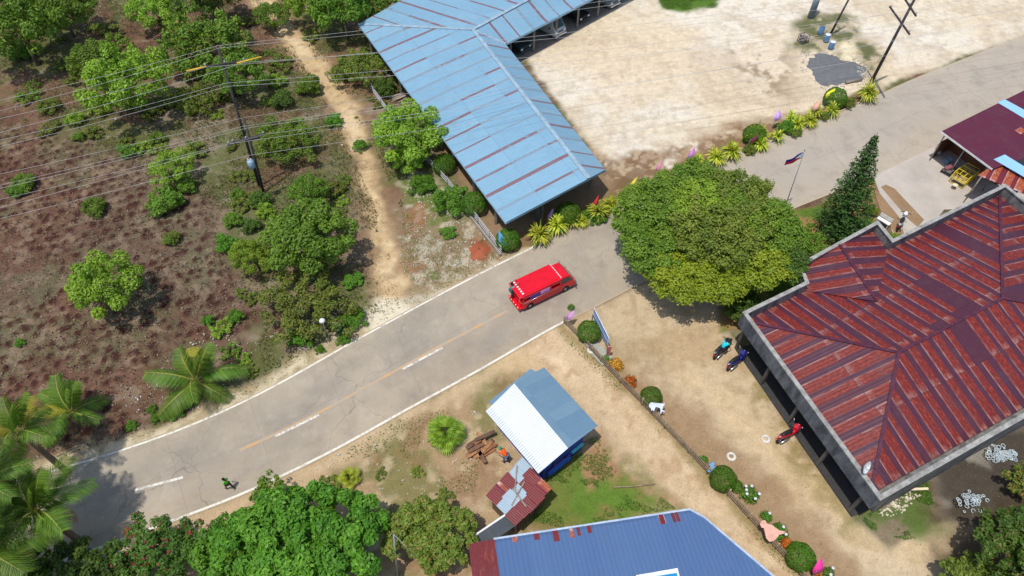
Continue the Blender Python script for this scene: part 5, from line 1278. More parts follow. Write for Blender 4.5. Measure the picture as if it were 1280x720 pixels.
# ------------------------------------------------------------------ power poles and wires
def pole_pts(b, tpx, h): B = P(*b); T = V3(tpx, h); return B, T
WOODP = paint(lin((70, 66, 66)), .85, var=.15)
def power_pole(b, tpx, h, label, arms, name='power_pole', r=.125, mat=WOODP):
    B, T = pole_pts(b, tpx, h); e = empty(name, B, 0, label, 'pole')
    m = MB(); m.tube([Vector((0, 0, -.3)), T - B], [r, r * .65], 12); m.build('shaft', mat, e)
    out = []
    for z, p0, p1 in arms:
        a0, a1 = V3(p0, z) - B, V3(p1, z) - B; m = MB(); m.beam(a0, a1, .11, .13); am = m.build('crossarm', mat, e)
        n = 3
        for k in range(n):
            c = lerp(a0, a1, (k + .1) / (n - .8)); m = MB(); m.lathe([(.015, 0), (.07, .05), (.045, .09), (.07, .13), (.03, .2), (.01, .21)], (c.x, c.y, c.z + .07), 10); m.build('insulator', paint((.5, .5, .52), .3), am)
    return e, B, T
pA, BA, TA = power_pole((324, 232), (272, 57), 12.8, 'tall dark wooden power pole with yellow line covers on its crossarm', [(11.8, (255, 84), (308, 76))])
pB, BB, TB = power_pole((329, 240), (305, 147), 7.0, 'shorter power pole carrying a blue transformer in front of the tall one', [(6.2, (284, 181), (332, 167)), (5.6, (290, 178), (325, 172))])
c = V3((314, 205), 3.9) - BB; m = MB(); m.lathe([(.02, .38), (.2, .36), (.26, .3), (.26, -.3), (.2, -.36), (.02, -.36)], c, 16); tr_ = m.build('transformer', paint(lin((150, 176, 198)), .4), pB)
m = MB(); m.tube([c + Vector((-.1, 0, .36)), c + Vector((-.14, 0, .56))], .035).tube([c + Vector((.1, 0, .36)), c + Vector((.14, 0, .56))], .035); m.build('bushing', WHITE, tr_)
pC, BC, TC = power_pole((1088, 104), (1150, -14), 10.2, 'leaning wooden power pole with crossarms at the top right beside the gravel', [(9.6, (1128, -6), (1145, 20)), (7.8, (1112, 8), (1137, 43))], r=.16)
m = MB(); q = V3((1098, 86), 1.2) - BC; m.box(q, (.22, .12, .3)); m.build('meter_box', WHITE, pC)
pD, BD, TD = power_pole((1037, 44), (1072, -22), 5.5, 'dark wooden pole standing behind the water drums', [])
B = P(1013, 22); m = MB(); m.tube([(0, 0, -.2), (.15, .3, 4.5)], [.36, .3], 16); e = empty('concrete_column', B, 0, 'thick grey concrete column cut by the top edge near the drums', 'column'); m.build('shaft', concrete('grey_col', lin((128, 138, 148)), 3), e)
WIREM = paint((.5, .5, .5), .6, 0, .05); YELC = paint(lin((222, 178, 60)), .5)
def wire(pts, label, group, r=.0105, sag=.35):
    m = MB(); out = []
    for i in range(len(pts) - 1):
        a, b = Vector(pts[i]), Vector(pts[i + 1]); n = 14
        for k in range(n + (i == len(pts) - 2)):
            t = k / n; q = lerp(a, b, t); q.z -= sag * 4 * t * (1 - t) * (b - a).length / 40; out.append(q)
    m.tube(out, r, 5); o = m.build('power_line', WIREM); 
    o['label'] = label; o['category'] = 'power line'; o['group'] = group; return o
GW = 'upper power lines'; GV = 'lower power lines'
up_l = [(120, 12.8), (133, 12.8), (143, 11.9), (160, 11.9), (170, 11.2), (178, 11.2)]
up_p = [(272, 57), (274, 60), (257, 84), (305, 78), (281, 104), (283, 108)]
up_z = [12.85, 12.75, 12.05, 12.05, 11.0, 10.85]
up_r = [(1190, -62), (1200, -60), (1120, 8), (1137, 40), (1150, 60), (1170, 70)]
up_r = [((1500, -130), 12.), ((1500, -118), 12.), ((1500, -80), 11.), ((1500, -60), 11.), ((1500, -46), 10.5), ((1500, -24), 10.5)]
names = ['topmost', 'second', 'third', 'fourth', 'fifth', 'sixth']
for i in range(6):
    yl = up_l[i][0]; zl = up_z[i] - .4; x0 = -160; dy = (yl - up_p[i][1]) / (0 - up_p[i][0]) if True else 0
    L_ = V3((x0, yl - dy * x0 * -1 if False else yl + dy * x0), zl); M_ = V3(up_p[i], up_z[i]); R_ = V3(*up_r[i])
    wire([L_, M_, R_], '%s wire of the upper span, counted from the top of the tall pole' % names[i], GW, sag=.6)
lo_l = [215, 229, 233, 247, 257, 271]; lo_p = [(305, 147), (303, 158), (309, 160), (284, 180), (330, 168), (312, 194)]; lo_z = [7.1, 6.7, 6.6, 6.35, 6.35, 5.2]; lo_r = [(700, 62), (700, 78), (700, 86), (700, 98), (700, 102), (700, 116)]
for i in range(6):
    dy = (lo_l[i] - lo_p[i][1]) / (0 - lo_p[i][0]); L_ = V3((-160, lo_l[i] + dy * -160), lo_z[i] - .2); M_ = V3(lo_p[i], lo_z[i]); R_ = V3((1400, lo_r[i][1] - 100), 6.6)
    wire([L_, M_, R_], '%s wire of the lower span, counted from the top of the shorter pole' % names[i], GV, sag=.3)
for a_, b_, lb in (((233, 89), (258, 83), 'left'), ((296, 79), (327, 71), 'right')):
    m = MB(); m.tube([V3(a_, 12.0), V3(b_, 12.05)], .06, 8); tag(m.build('line_cover', YELC), 'yellow plastic cover on the wire at the %s end of the tall pole crossarm' % lb, 'line cover')
# street lamp
B = P(409, 419); T = V3((403, 402), 2.3) - B; e = empty('street_lamp', B, 0, 'short lamp post with round white head in the bushes by the road', 'lamp')
m = MB(); m.tube([(0, 0, -.1), T], [.05, .04]); m.build('post', STEEL, e)
m = MB(); m.lathe([(.01, .16), (.14, .12), (.22, 0), (.14, -.1), (.01, -.14)], T + Vector((0, 0, .1)), 18); m.build('globe', WHITE, e)
# thin pole in the reddish tree
B = P(497, 722); T = V3((492, 668), 4.2) - B; e = empty('thin_pole', B, 0, 'thin grey pole rising out of the reddish tree at the bottom edge', 'pole'); m = MB(); m.tube([(0, 0, 0), T], [.06, .045]); m.build('shaft', STEEL, e)
m = MB(); m.tube([T, T + Vector((1.0, -.6, -1.5))], .012, 5); m.build('stay_wire', WIREM, e)
# flagpole with the national flag
B = P(979, 265); T = V3((1006, 188), 6.3) - B; e = empty('flagpole', B, 0, 'slim flagpole flying a blue, red and white flag by the roadside', 'flagpole')
m = MB(); m.tube([(0, 0, 0), T], [.045, .025]); m.lathe([(.01, .08), (.06, 0), (.01, -.05)], T, 10); m.build('pole', STEEL, e)
fl = (V3((982, 202), 5.8) - V3((1004, 191), 6.1)); fl = Vector((fl.x, fl.y, -.25)); dn = -T.normalized() * .62
vs = []; nU, nV = 14, 8; top = T * .985
fx = fl.normalized(); side = fx.cross(Vector((0, 0, 1))).normalized()
for i in range(nU + 1):
    for j in range(nV + 1):
        u_, v_ = i / nU, j / nV; vs.append(top + fl * u_ * .98 + dn * (v_ - .0) * (1 - .12 * u_) + side * .10 * math.sin(u_ * 7 + v_) * u_ + Vector((0, 0, -.1 * u_ * u_)))
m = MB()
fs = []; mi = []
for i in range(nU):
    for j in range(nV):
        u_, v_ = (i + .5) / nU, (j + .5) / nV; tri = u_ < .46 * (1 - abs(v_ - .5) * 2)
        m.f.append([i * (nV + 1) + j, (i + 1) * (nV + 1) + j, (i + 1) * (nV + 1) + j + 1, i * (nV + 1) + j + 1]); m.m.append(2 if tri else (0 if v_ < .5 else 1)); m.sm.append(True)
m.v = [tuple(v) for v in vs]; f_ = m.build('flag', [paint(lin((40, 50, 130)), .7), paint(lin((200, 30, 60)), .7), paint((.8, .8, .8), .7)], e); f_.modifiers.new('s', 'SOLIDIFY').thickness = .006
# pennants
PGR = 'small pennants along the hedge'
def pennant(px, z, c, label, L=.75, w_=.34, tilt=0.5):
    B = P(px[0], px[1] + 7); e = empty('pennant', B, random.uniform(-.4, .4), label, 'pennant', PGR); m = MB(); m.tube([(0, 0, 0), (.02, .03, z + .3)], .018, 6); m.build('stick', STEEL, e)
    m = MB(); vs = []; prof = [0, .5, .85, 1, .95, .75, .5, .22, 0]; ax = Vector((.45, .35, .75)).normalized(); sd = Vector((.8, -.35, -.1)).normalized(); L *= 1.25
    for i, p in enumerate(prof):
        t = i / 8; q = Vector((0, 0, z * .75)) + ax * L * t + Vector((0, -.06 * math.sin(t * 5), 0))
        vs += [q - sd * p * w_ * .55, q + sd * p * w_ * .55 + Vector((0, 0, .03))]
    m.add(vs, [(2 * i, 2 * i + 2, 2 * i + 3, 2 * i + 1) for i in range(8)], 0, True); o = m.build('cloth', paint(c, .7), e); o.modifiers.new('s', 'SOLIDIFY').thickness = .006
pennant((684, 276), 1.0, lin((176, 140, 186)), 'lilac pennant between the first rosettes near the van', .9, .3)
pennant((739, 262), 1.1, lin((190, 44, 40)), 'red pennant in the hedge between van and big tree', 1.0, .26)
pennant((784, 238), 1.2, lin((214, 206, 70)), 'yellow pennant in the rosette beside the big tree', 1.0, .26)
pennant((817, 218), 1.2, lin((206, 130, 160)), 'pink pennant at the upper left edge of the big tree', .9, .34)
pennant((857, 203), 1.3, lin((192, 130, 190)), 'violet pennant above the big tree', 1.0, .4)
pennant((933, 182), 1.1, lin((110, 40, 62)), 'dark wine pennant leaning on the mid-strip rosettes', 1.0, .3)
pennant((965, 155), 1.2, lin((198, 160, 216)), 'pale lilac pennant over the sand behind the hedge', .9, .6)
pennant((1010, 142), 1.2, lin((224, 168, 142)), 'salmon pennant over the rosettes', 1.0, .5)
pennant((1029, 127), 1.2, lin((222, 222, 40)), 'broad bright yellow pennant next to the clipped bush', .95, .7)
pennant((707, 400), .9, lin((196, 140, 190)), 'pink pennant at the start of the fence beside the road', .8, .4)
pennant((1012, 716), .9, lin((226, 60, 150)), 'magenta pennant at the lower end of the fence', .9, .5)

# figures painted on board: bird, horse-like animal, blue figure, blue fish-shaped sign
def cutout(px, pts, w_, ang, c, label, name, tilt=60, z=.9, cat='figure', py=None):
    B = P(px[0], px[1] + 12); e = empty(name, B, R(ang), label, cat)
    M = Matrix.Rotation(R(tilt), 3, 'X'); m = MB(); n = len(pts); th = .03
    cx_ = sum(p[0] for p in pts) / n; cy_ = sum(p[1] for p in pts) / n
    P2 = [((p[0] - cx_) * w_, (p[1] - cy_) * w_) for p in pts]
    vs = [M @ Vector((p[0], p[1], s)) + Vector((0, 0, z)) for s in (-th, th) for p in P2]
    fs = [list(range(n))[::-1], list(range(n, 2 * n))] + [(i, (i + 1) % n, n + (i + 1) % n, n + i) for i in range(n)]
    m.add(vs, fs); m.build('board', paint(c, .5), e)
    m = MB(); m.tube([(0, .03, 0), (0, .02, z)], .03, 6); m.build('stake', STEEL, e); return e
bird = [(-.5, .28), (-.42, .42), (-.28, .44), (-.2, .3), (.05, .22), (.3, .02), (.55, -.02), (.62, .06), (.5, -.1), (.3, -.16), (.18, -.3), (.05, -.42), (-.12, -.44), (-.25, -.3), (-.3, -.05), (-.34, .12), (-.44, .14)]
cutout((956, 661), bird, 1.35, 0, lin((232, 176, 158)), 'pale pink bird figure standing over the fence', 'bird_figure', 35, 1.3)
horse = [(-.5, -.02), (-.52, .1), (-.45, .24), (-.34, .3), (-.2, .26), (.1, .24), (.42, .2), (.5, .28), (.48, .12), (.38, .05), (.34, -.2), (.5, -.26), (.5, -.32), (.3, -.3), (.28, -.44), (.22, -.42), (.22, -.1), (.05, -.02), (-.08, .0), (-.14, -.14), (-.2, -.28), (-.28, -.2), (-.36, -.26), (-.4, -.1)]
cutout((819, 506), horse, 1.0, 0, lin((214, 222, 236)), 'white four-legged animal figure in front of a clipped ball bush', 'animal_figure', 40, .9)
cutout((887, 578), [(-.2, -.4), (-.1, 0), (-.25, .15), (.0, .45), (.2, .35), (.12, .1), (.3, .2), (.22, -.1), (.1, -.2), (.1, -.42)], .8, -20, lin((110, 164, 204)), 'small light blue figure beside the orange plant', 'garden_figure', 40, .7)
cutout((628, 300), [(-.35, .6), (-.28, .65), (-.05, .3), (.25, -.1), (.32, -.4), (.1, -.5), (-.15, -.42), (-.35, -.1)], 1.0, 0, lin((90, 150, 196)), 'blue shield-shaped sign board at the corner of the rubble plot', 'sign_board', 50, 1.2, 'sign')

# fence along the lane
def fence(pxs, label, name, h, mats, picket=.13, rails=2, post_every=2.0):
    pts = [P(*p) for p in pxs]; e = empty(name, pts[0], 0, label, 'fence')
    rg = random.Random(1)
    for a, b in zip(pts[:-1], pts[1:]):
        L = (b - a).length; n = max(1, round(L / post_every))
        for k in range(n):
            p, q = lerp(a, b, k / n) - pts[0], lerp(a, b, (k + 1) / n) - pts[0]
            m = MB(); m.tube([p - Vector((0, 0, .1)), p + Vector((rg.uniform(-.03, .03), rg.uniform(-.03, .03), h + .12))], .05, 7); m.build('post', mats[0], e)
            m = MB(); 
            for z in ([h * .35, h * .9] if rails == 2 else [h * .3, h * .6, h * .92]): m.beam(p + Vector((0, 0, z)), q + Vector((0, 0, z)), .05, .05)
            if picket:
                c = int((q - p).length / picket); d = (q - p).normalized(); nn = Vector((-d.y, d.x, 0)) * .04
                for i in range(c):
                    s = lerp(p, q, (i + .5) / c) + nn; m.tube([s + Vector((0, 0, .02)), s + Vector((rg.uniform(-.02, .02), rg.uniform(-.02, .02), h + rg.uniform(-.06, .06)))], .02, 5)
            m.build('panel', mats[1], e)
    return e
FW = paint(lin((158, 140, 116)), .9, var=.2); FW2 = paint(lin((132, 116, 96)), .9, var=.2)
fence([(705, 404), (775, 478), (860, 566), (935, 648), (1005, 726), (1050, 778)], 'weathered stick fence running along the dirt lane and flower bed', 'stick_fence', .75, (FW, FW2), .11, 3)
fence([(455, 100), (500, 165), (560, 232), (598, 280), (627, 318)], 'wire fence on grey posts between rubble plot and blue-roofed shed', 'wire_fence', .9, (STEEL, WIREM), 0, 3, 2.4)
# low wall under that fence
m = MB(); a_, b_ = P(560, 236), P(626, 320); m.beam((a_.x, a_.y, .1), (b_.x, b_.y, .1), .16, .24); tag(m.build('low_wall', concrete('old_low_wall', lin((150, 146, 136)), 3)), 'low concrete footing under the wire fence by the clipped bushes', 'wall')
# garden wall between tree and conifer
m = MB(); a_, b_ = P(984, 318), P(1006, 350); m.beam((a_.x, a_.y, .2), (b_.x, b_.y, .2), .15, .45); tag(m.build('garden_wall', concrete('garden_wall_c', lin((160, 156, 146)), 3)), 'short pale garden wall right of the big tree', 'wall')
e = empty('leaning_sheet', P(1025, 300), 0, 'tall narrow rusty sheet leaning beside the conifer', 'metal sheet')
a_, b_ = V3((1031, 252), 2.4) - e.location, V3((1022, 292), .1) - e.location
r = Roof(); r.face([b_, b_ + Vector((.3, 0, 0)), a_ + Vector((.22, 0, 0)), a_ + Vector((.05, 0, 0))], 0, 1); r.build('sheet', RUSTS, e, .02)
m = MB(); m.tube([a_ + Vector((.1, 0, 0)), (.4, .9, 0)], .03); m.build('prop', WOODG, e)

# banner board by the road
B = P(752, 412); e = empty('banner_board', B, 0, 'long white and blue banner board on posts at the compound entrance', 'sign')
a_, b_ = V3((742, 388), 1.5) - B, V3((761, 426), 1.4) - B; m = MB(); mid_ = (a_ + b_) / 2; L = (b_ - a_).length
M = Matrix(((b_ - a_).normalized(), (b_ - a_).normalized().cross(Vector((0, 0, 1))) * -1, Vector((0, 0, 1)))).transposed()
m.box(mid_ - Vector((0, 0, .2)), (L, .05, .95), M=M); m.build('board', paint(lin((200, 212, 226)), .5), e)
nrm_ = M @ Vector((0, 1, 0)); nrm_ = nrm_ if nrm_.dot(Vector((0, 0, 0)) - Vector((1, .4, 0))) > 0 else -nrm_
for z_, hh, c_ in ((.16, .12, lin((52, 78, 140))), (-.05, .1, lin((90, 130, 190))), (-.45, .18, lin((60, 90, 150)))):
    m = MB(); m.box(mid_ + nrm_ * .03 + Vector((0, 0, z_)), (L * .94, .01, hh), M=M); m.box(mid_ - nrm_ * .03 + Vector((0, 0, z_)), (L * .94, .01, hh), M=M); m.build('painted_stripe', paint(c_, .5), e)
for q in (a_, mid_, b_): m = MB(); m.box((q.x, q.y, .5), (.08, .08, 1.0)); m.build('post', WOODG, e)
m = MB(); q = V3((762, 433), 1.2) - B; m.box((q.x, q.y, .7), (.25, .12, 1.0)); m.build('red_panel', paint(lin((190, 120, 110)), .6), e)
# stone slabs near it
for px, sz, a, lb in (((752, 440), (.55, 1.9, .12), 35, 'long grey stone slab behind the clipped ball by the banner board'), ((745, 446), (.3, 1.7, .1), 35, 'narrow grey slab beside the fence'), ((735, 432), (.4, .5, .3), 30, 'square grey block at the fence')):
    B = P(*px); m = MB(); m.box((0, 0, sz[2] / 2), sz, R(a)); o = m.build('stone_slab', concrete('slab_stone_%d' % px[0], lin((166, 164, 152)), 4), None, .02); o.location = B; tag(o, lb, 'slab')
# ring planters
for px, lb in (((739, 438), 'concrete ring beside the stone slabs at the fence'), ((914, 571), 'white concrete ring lying on the sand near the blue figure'), ((957, 549), 'white concrete ring near the red motorcycle')):
    m = MB(); m.lathe([(.14, 0), (.14, .1), (.18, .13), (.27, .12), (.31, .06), (.31, 0)], (0, 0, 0), 24); o = m.build('ring_planter', paint(lin((214, 208, 196)), .8)); o.location = P(*px); tag(o, lb, 'planter', 'concrete rings on the ground')
# plank pile
e = empty('plank_pile', P(605, 560), 0, 'stacked brown planks beside the person in orange', 'planks'); rg = random.Random(6)
PLK = [paint(lin(c), .85, var=.2) for c in ((148, 100, 70), (120, 88, 66), (166, 120, 84), (104, 80, 66))]
for i in range(16):
    c = V3((593 + rg.uniform(0, 20), 549 + rg.uniform(0, 22)), 0) - e.location; z = .08 + .09 * (i // 3); m = MB(); m.box((c.x, c.y, z), (rg.uniform(.9, 1.5), .24, .05), R(38 + rg.uniform(-12, 12)) + (R(80) if i in (9, 14) else 0)); m.build('plank', PLK[i % 4], e)
e = empty('wood_heap', P(501, 122), 0, 'heap of cut grey branches beside the blue eave', 'firewood')
for i in range(14): c = Vector((rg.uniform(-.6, .6), rg.uniform(-.4, .4), .08 + .05 * (i // 3))); d_ = Vector((.7, .4 + rg.uniform(-.3, .3), .05)); m = MB(); m.tube([c - d_, c + d_], rg.uniform(.03, .05), 6); m.build('branch', paint(lin((170, 156, 140)), .9), e)
e = empty('red_sheet', P(521, 140), R(-60), 'maroon metal sheet standing under the blue eave by the wood heap', 'metal sheet'); m = MB(); m.box((0, 0, .6), (1.5, .05, 1.2), M=Matrix.Rotation(R(-25), 3, 'X')); m.build('sheet', paint(lin((120, 36, 40)), .6), e)
m = MB(); m.box((0, -.15, .5), (.06, .06, 1.0)); m.build('prop', WOODG, e)
# long pole on the grass and a log by the gravel
m = MB(); m.tube([P(766, 609, .06), P(790, 608, .09), P(819, 605, .06)], .04, 7); tag(m.build('bamboo_pole', FW), 'pale bamboo pole lying across the yard grass', 'pole')
m = MB(); m.tube([P(1057, 103, .2), P(1078, 99, .18)], .12, 9); tag(m.build('log', WOODG), 'short log lying on the edge of the gravel', 'log')
m = MB(); m.beam(P(1128, 612, .25), P(1160, 611, .25), .14, .1); tag(m.build('timber', paint(lin((232, 216, 180)), .8)), 'pale timber beam lying in the grass below the grey building', 'timber')
# drums, crate, bins
for px, lb in (((1032, 52), 'blue drum with white lid, the left front one'), ((1038, 61), 'blue drum with white lid, nearest the gravel'), ((1025, 43), 'blue drum without lid behind the other two')):
    e = empty('water_drum', P(*px), 0, lb, 'drum', 'blue drums by the dark pole'); m = MB(); m.lathe([(.01, 0), (.27, 0), (.29, .25), (.28, .28), (.3, .5), (.28, .53), (.29, .8), (.27, .82)], n=20); m.build('barrel', paint(lin((92, 130, 170)), .4), e)
    m = MB(); m.lathe([(.29, .82), (.29, .86), (.01, .88)], n=20); m.build('lid', WHITE if 'white' in lb else paint(lin((70, 104, 140)), .5), e)
e = empty('wire_crate', P(1003, 52), R(30), 'rough grey crate of scrap metal standing on the sand', 'crate'); m = MB()
for x in (-.4, 0, .4):
    for y in (-.4, .4): m.tube([(x, y, 0), (x, y, .8)], .035, 6)
for z in (.05, .4, .8):
    for y in (-.4, .4): m.beam((-.4, y, z), (.4, y, z), .05, .05)
    for x in (-.4, .4): m.beam((x, -.4, z), (x, .4, z), .05, .05)
m.build('frame', paint(lin((110, 100, 96)), .7), e); m = MB()
for i in range(14): m.box((rg.uniform(-.3, .3), rg.uniform(-.3, .3), rg.uniform(.2, .8)), (.25, .15, .12), rg.uniform(0, 3))
m.build('scrap', paint(lin((150, 142, 140)), .6), e)
e = empty('green_bin', P(424, 414), 0, 'small green bin in the weeds right of the lamp', 'bin'); m = MB(); m.lathe([(.01, 0), (.2, 0), (.25, .55), (.27, .56), (.22, .56), (.02, .5)], n=16); m.build('bucket', paint(lin((60, 140, 110)), .5), e)
m = MB(); m.tube([(-.25, 0, .5), (-.2, 0, .7), (.2, 0, .7), (.25, 0, .5)], .012, 5); m.build('handle', STEEL, e)
# heaps of coiled wire
for px, n, lb in (((1250, 570), 120, 'larger heap of tangled blue-white coils below the grey building'), ((1213, 628), 55, 'smaller heap of tangled blue-white coils at the slab edge')):
    e = empty('coil_heap', P(*px), 0, lb, 'coils'); m = MB()
    for i in range(n):
        cx_, cy_, cz_ = max(-.9, min(.9, rg.gauss(0, .42 if n > 50 else .26))), max(-.6, min(.6, rg.gauss(0, .26))), rg.uniform(.05, .35); rr = rg.uniform(.05, .12); tl = rg.uniform(-.6, .6)
        m.tube([(cx_ + rr * math.cos(a), cy_ + rr * math.sin(a) , cz_ + .5 * rr * tl * math.sin(a)) for a in [k * 6.2832 / 14 for k in range(15)]], .022, 5)
    m.build('coils', paint(lin((196, 208, 212)), .5), e)
# ------------------------------------------------------------------ red passenger van
RED = NT('glossy_red_paint', .28, 0, .55)
RED.col(RED.mix(RED.ramp(RED.noise(RED.pos(), 2.5, 4), .35, .7), lin((226, 18, 40)), lin((206, 14, 32)))); RED = RED.mat
CHR = paint((.6, .6, .62), .25, .8, .05)
def wheel(parent, x, y, r=.31, w_=.2):
    m = MB(); M = Matrix.Rotation(R(90), 3, 'X'); m.lathe([(r * .62, -w_ / 2), (r * .92, -w_ / 2), (r, -w_ * .3), (r, w_ * .3), (r * .92, w_ / 2), (r * .62, w_ / 2), (r * .62, -w_ / 2)], (x, y, r), 22, 0, M); wh = m.build('wheel', RUBBER, parent)
    m = MB(); m.lathe([(.01, -.03), (r * .2, -.04), (r * .6, -.01), (r * .62, .04)], (x, y, r), 16, 0, M); m.lathe([(.01, .03), (r * .2, .04), (r * .6, .01), (r * .62, -.04)], (x, y, r), 16, 0, M); m.build('rim', CHR, wh)
def van():
    c = P(679, 366, 0); e = empty('passenger_van', (c.x, c.y, .03), R(31.0), 'bright red passenger van driving on the road', 'van')
    m = MB()                                     # lower body, side profile extruded
    def side(pts, y0, y1, mi=0, inset=0.0):
        n = len(pts); vs = [(p[0], y0, p[1]) for p in pts] + [(p[0], y1, p[1]) for p in pts]
        m.add(vs, [list(range(n)), list(range(n, 2 * n))[::-1]] + [((i + 1) % n, i, n + i, n + (i + 1) % n) for i in range(n)], mi)
    lower = [(-2.3, .38), (-1.95, .36), (-1.88, .62), (-1.65, .74), (-1.42, .62), (-1.35, .34), (1.15, .34), (1.22, .62), (1.45, .74), (1.68, .62), (1.76, .36), (2.25, .38), (2.36, .55), (2.34, .88), (2.18, 1.08), (-2.3, 1.08)]
    side(lower, -.83, .83); m.build('body', RED, e, .025)
    m = MB(); cab = [(.95, 1.075), (2.16, 1.075), (1.72, 1.72), (.95, 1.76)]
    pts = [(p[0], p[1]) for p in cab]; n = 4; vs = [(p[0], -.81 + (p[1] - 1.075) * .12, p[1]) for p in pts] + [(p[0], .81 - (p[1] - 1.075) * .12, p[1]) for p in pts]
    m.add(vs, [list(range(n)), list(range(n, 2 * n))[::-1]] + [((i + 1) % n, i, n + i, n + (i + 1) % n) for i in range(n)]); m.build('cab', RED, e, .05)
    m = MB(); m.add([(2.15, -.72, 1.12), (2.15, .72, 1.12), (1.77, .66, 1.68), (1.77, -.66, 1.68)], [(0, 1, 2, 3)]); o = m.build('windshield', glass((.05, .06, .06)), e); o.location.x += .012; o.modifiers.new('s', 'SOLIDIFY').thickness = .012
    for s in (-1, 1):
        m = MB(); y = s * .825; m.add([(1.1, y * .995, 1.16), (1.98, y * .995, 1.16), (1.66, y * .93, 1.62), (1.1, y * .93, 1.62)], [(0, 1, 2, 3)]); o = m.build('cab_window', glass((.04, .05, .055)), e); o.modifiers.new('s', 'SOLIDIFY').thickness = .012; 
    # passenger compartment: side rails, posts, roof
    m = MB()
    for s in (-1, 1):
        m.box((-.68, s * .81, 1.13), (3.25, .05, .12)); m.box((-.68, s * .81, 1.62), (3.25, .05, .22))
        for x in (-2.27, -1.5, -.7, .1, .92): m.box((x, s * .81, 1.38), (.07, .05, .62))
    m.box((.93, 0, 1.4), (.05, 1.6, .62)); m.build('side_frame', RED, e)
    m = MB()
    m.prism([(-2.5, -.84), (-2.56, -.7), (-2.56, .7), (-2.5, .84), (.98, .84), (1.03, .7), (1.03, -.7), (.98, -.84)], 1.74, 1.84); m.prism([(-2.4, -.72), (.9, -.72), (.9, .72), (-2.4, .72)], 1.82, 1.885); o = m.build('roof', RED, e, .03)
    m = MB(); m.beam((1.0, -.78, 1.86), (1.0, .78, 1.86), .03, .03)
    for i in range(9): m.box((1.0, -.7 + i * .175, 1.9), (.05, .05, .05))
    m.build('front_roof_rail', WHITE, o)
    for i in range(6):
        m = MB(); m.box((-2.18, -.6 + i * .24, 1.91), (.12, .13, .05)); m.build('roof_light', WHITE, o)
    for s in (-1, 1):
        m = MB(); m.tube([(-2.3, s * .87, 1.1), (.9, s * .87, 1.1)], .018, 6); m.build('side_rail', CHR, e)
        m = MB(); m.box((-1.3, s * .845, 1.36), (.85, .02, .3)); m.build('blue_side_cloth', paint(lin((72, 60, 150)), .6), e)
        m = MB(); m.box((-.42, s * .85, 1.40), (.8, .02, .32)); m.build('lilac_side_cloth', paint(lin((206, 150, 214)), .6), e)
        m = MB(); m.box((-.78, s * .60, .86), (2.7, .34, .42)); m.build('bench', paint(lin((70, 40, 40)), .7), e)
        m = MB(); m.lathe([(.01, .02), (.1, .01), (.12, -.01)], (2.36, s * .6, .8), 14, 0, Matrix.Rotation(R(90), 3, 'Y')); m.build('headlight', paint((.75, .75, .72), .2), e)
        m = MB(); m.box((2.0, s * 1.0, 1.32), (.06, .2, .16)).tube([(2.0, s * .82, 1.25), (2.0, s * .95, 1.3)], .015, 5); m.build('mirror', CHR, e)
        m = MB(); m.box((-2.33, s * .62, .95), (.05, .22, .1)); m.build('tail_light', paint(lin((230, 90, 60)), .3), e)
    m = MB(); m.box((-2.44, 0, .42), (.26, 1.5, .06)); m.build('rear_step', RED, e, .01)
    m = MB(); m.box((-2.59, 0, .46), (.05, 1.55, .13))
    for i in range(5): m.box((-2.60, -.6 + i * .3, .55), (.04, .08, .08), mi=1)
    m.build('rear_bumper', [RED, WHITE], e)
    m = MB(); m.box((2.42, 0, .48), (.12, 1.6, .18)); m.build('front_bumper', CHR, e, .02)
    m = MB(); m.box((2.37, 0, .74), (.03, .8, .16)); m.build('grille', BLACK, e)
    for s in (-1, 1): m = MB(); m.tube([(-2.45, s * .55, .45), (-2.45, s * .55, 1.75)], .018, 6); m.build('grab_pole', CHR, e)
    for x in (-1.65, 1.45):
        for y in (-.72, .72): wheel(e, x, y)
    return e
VAN = van()

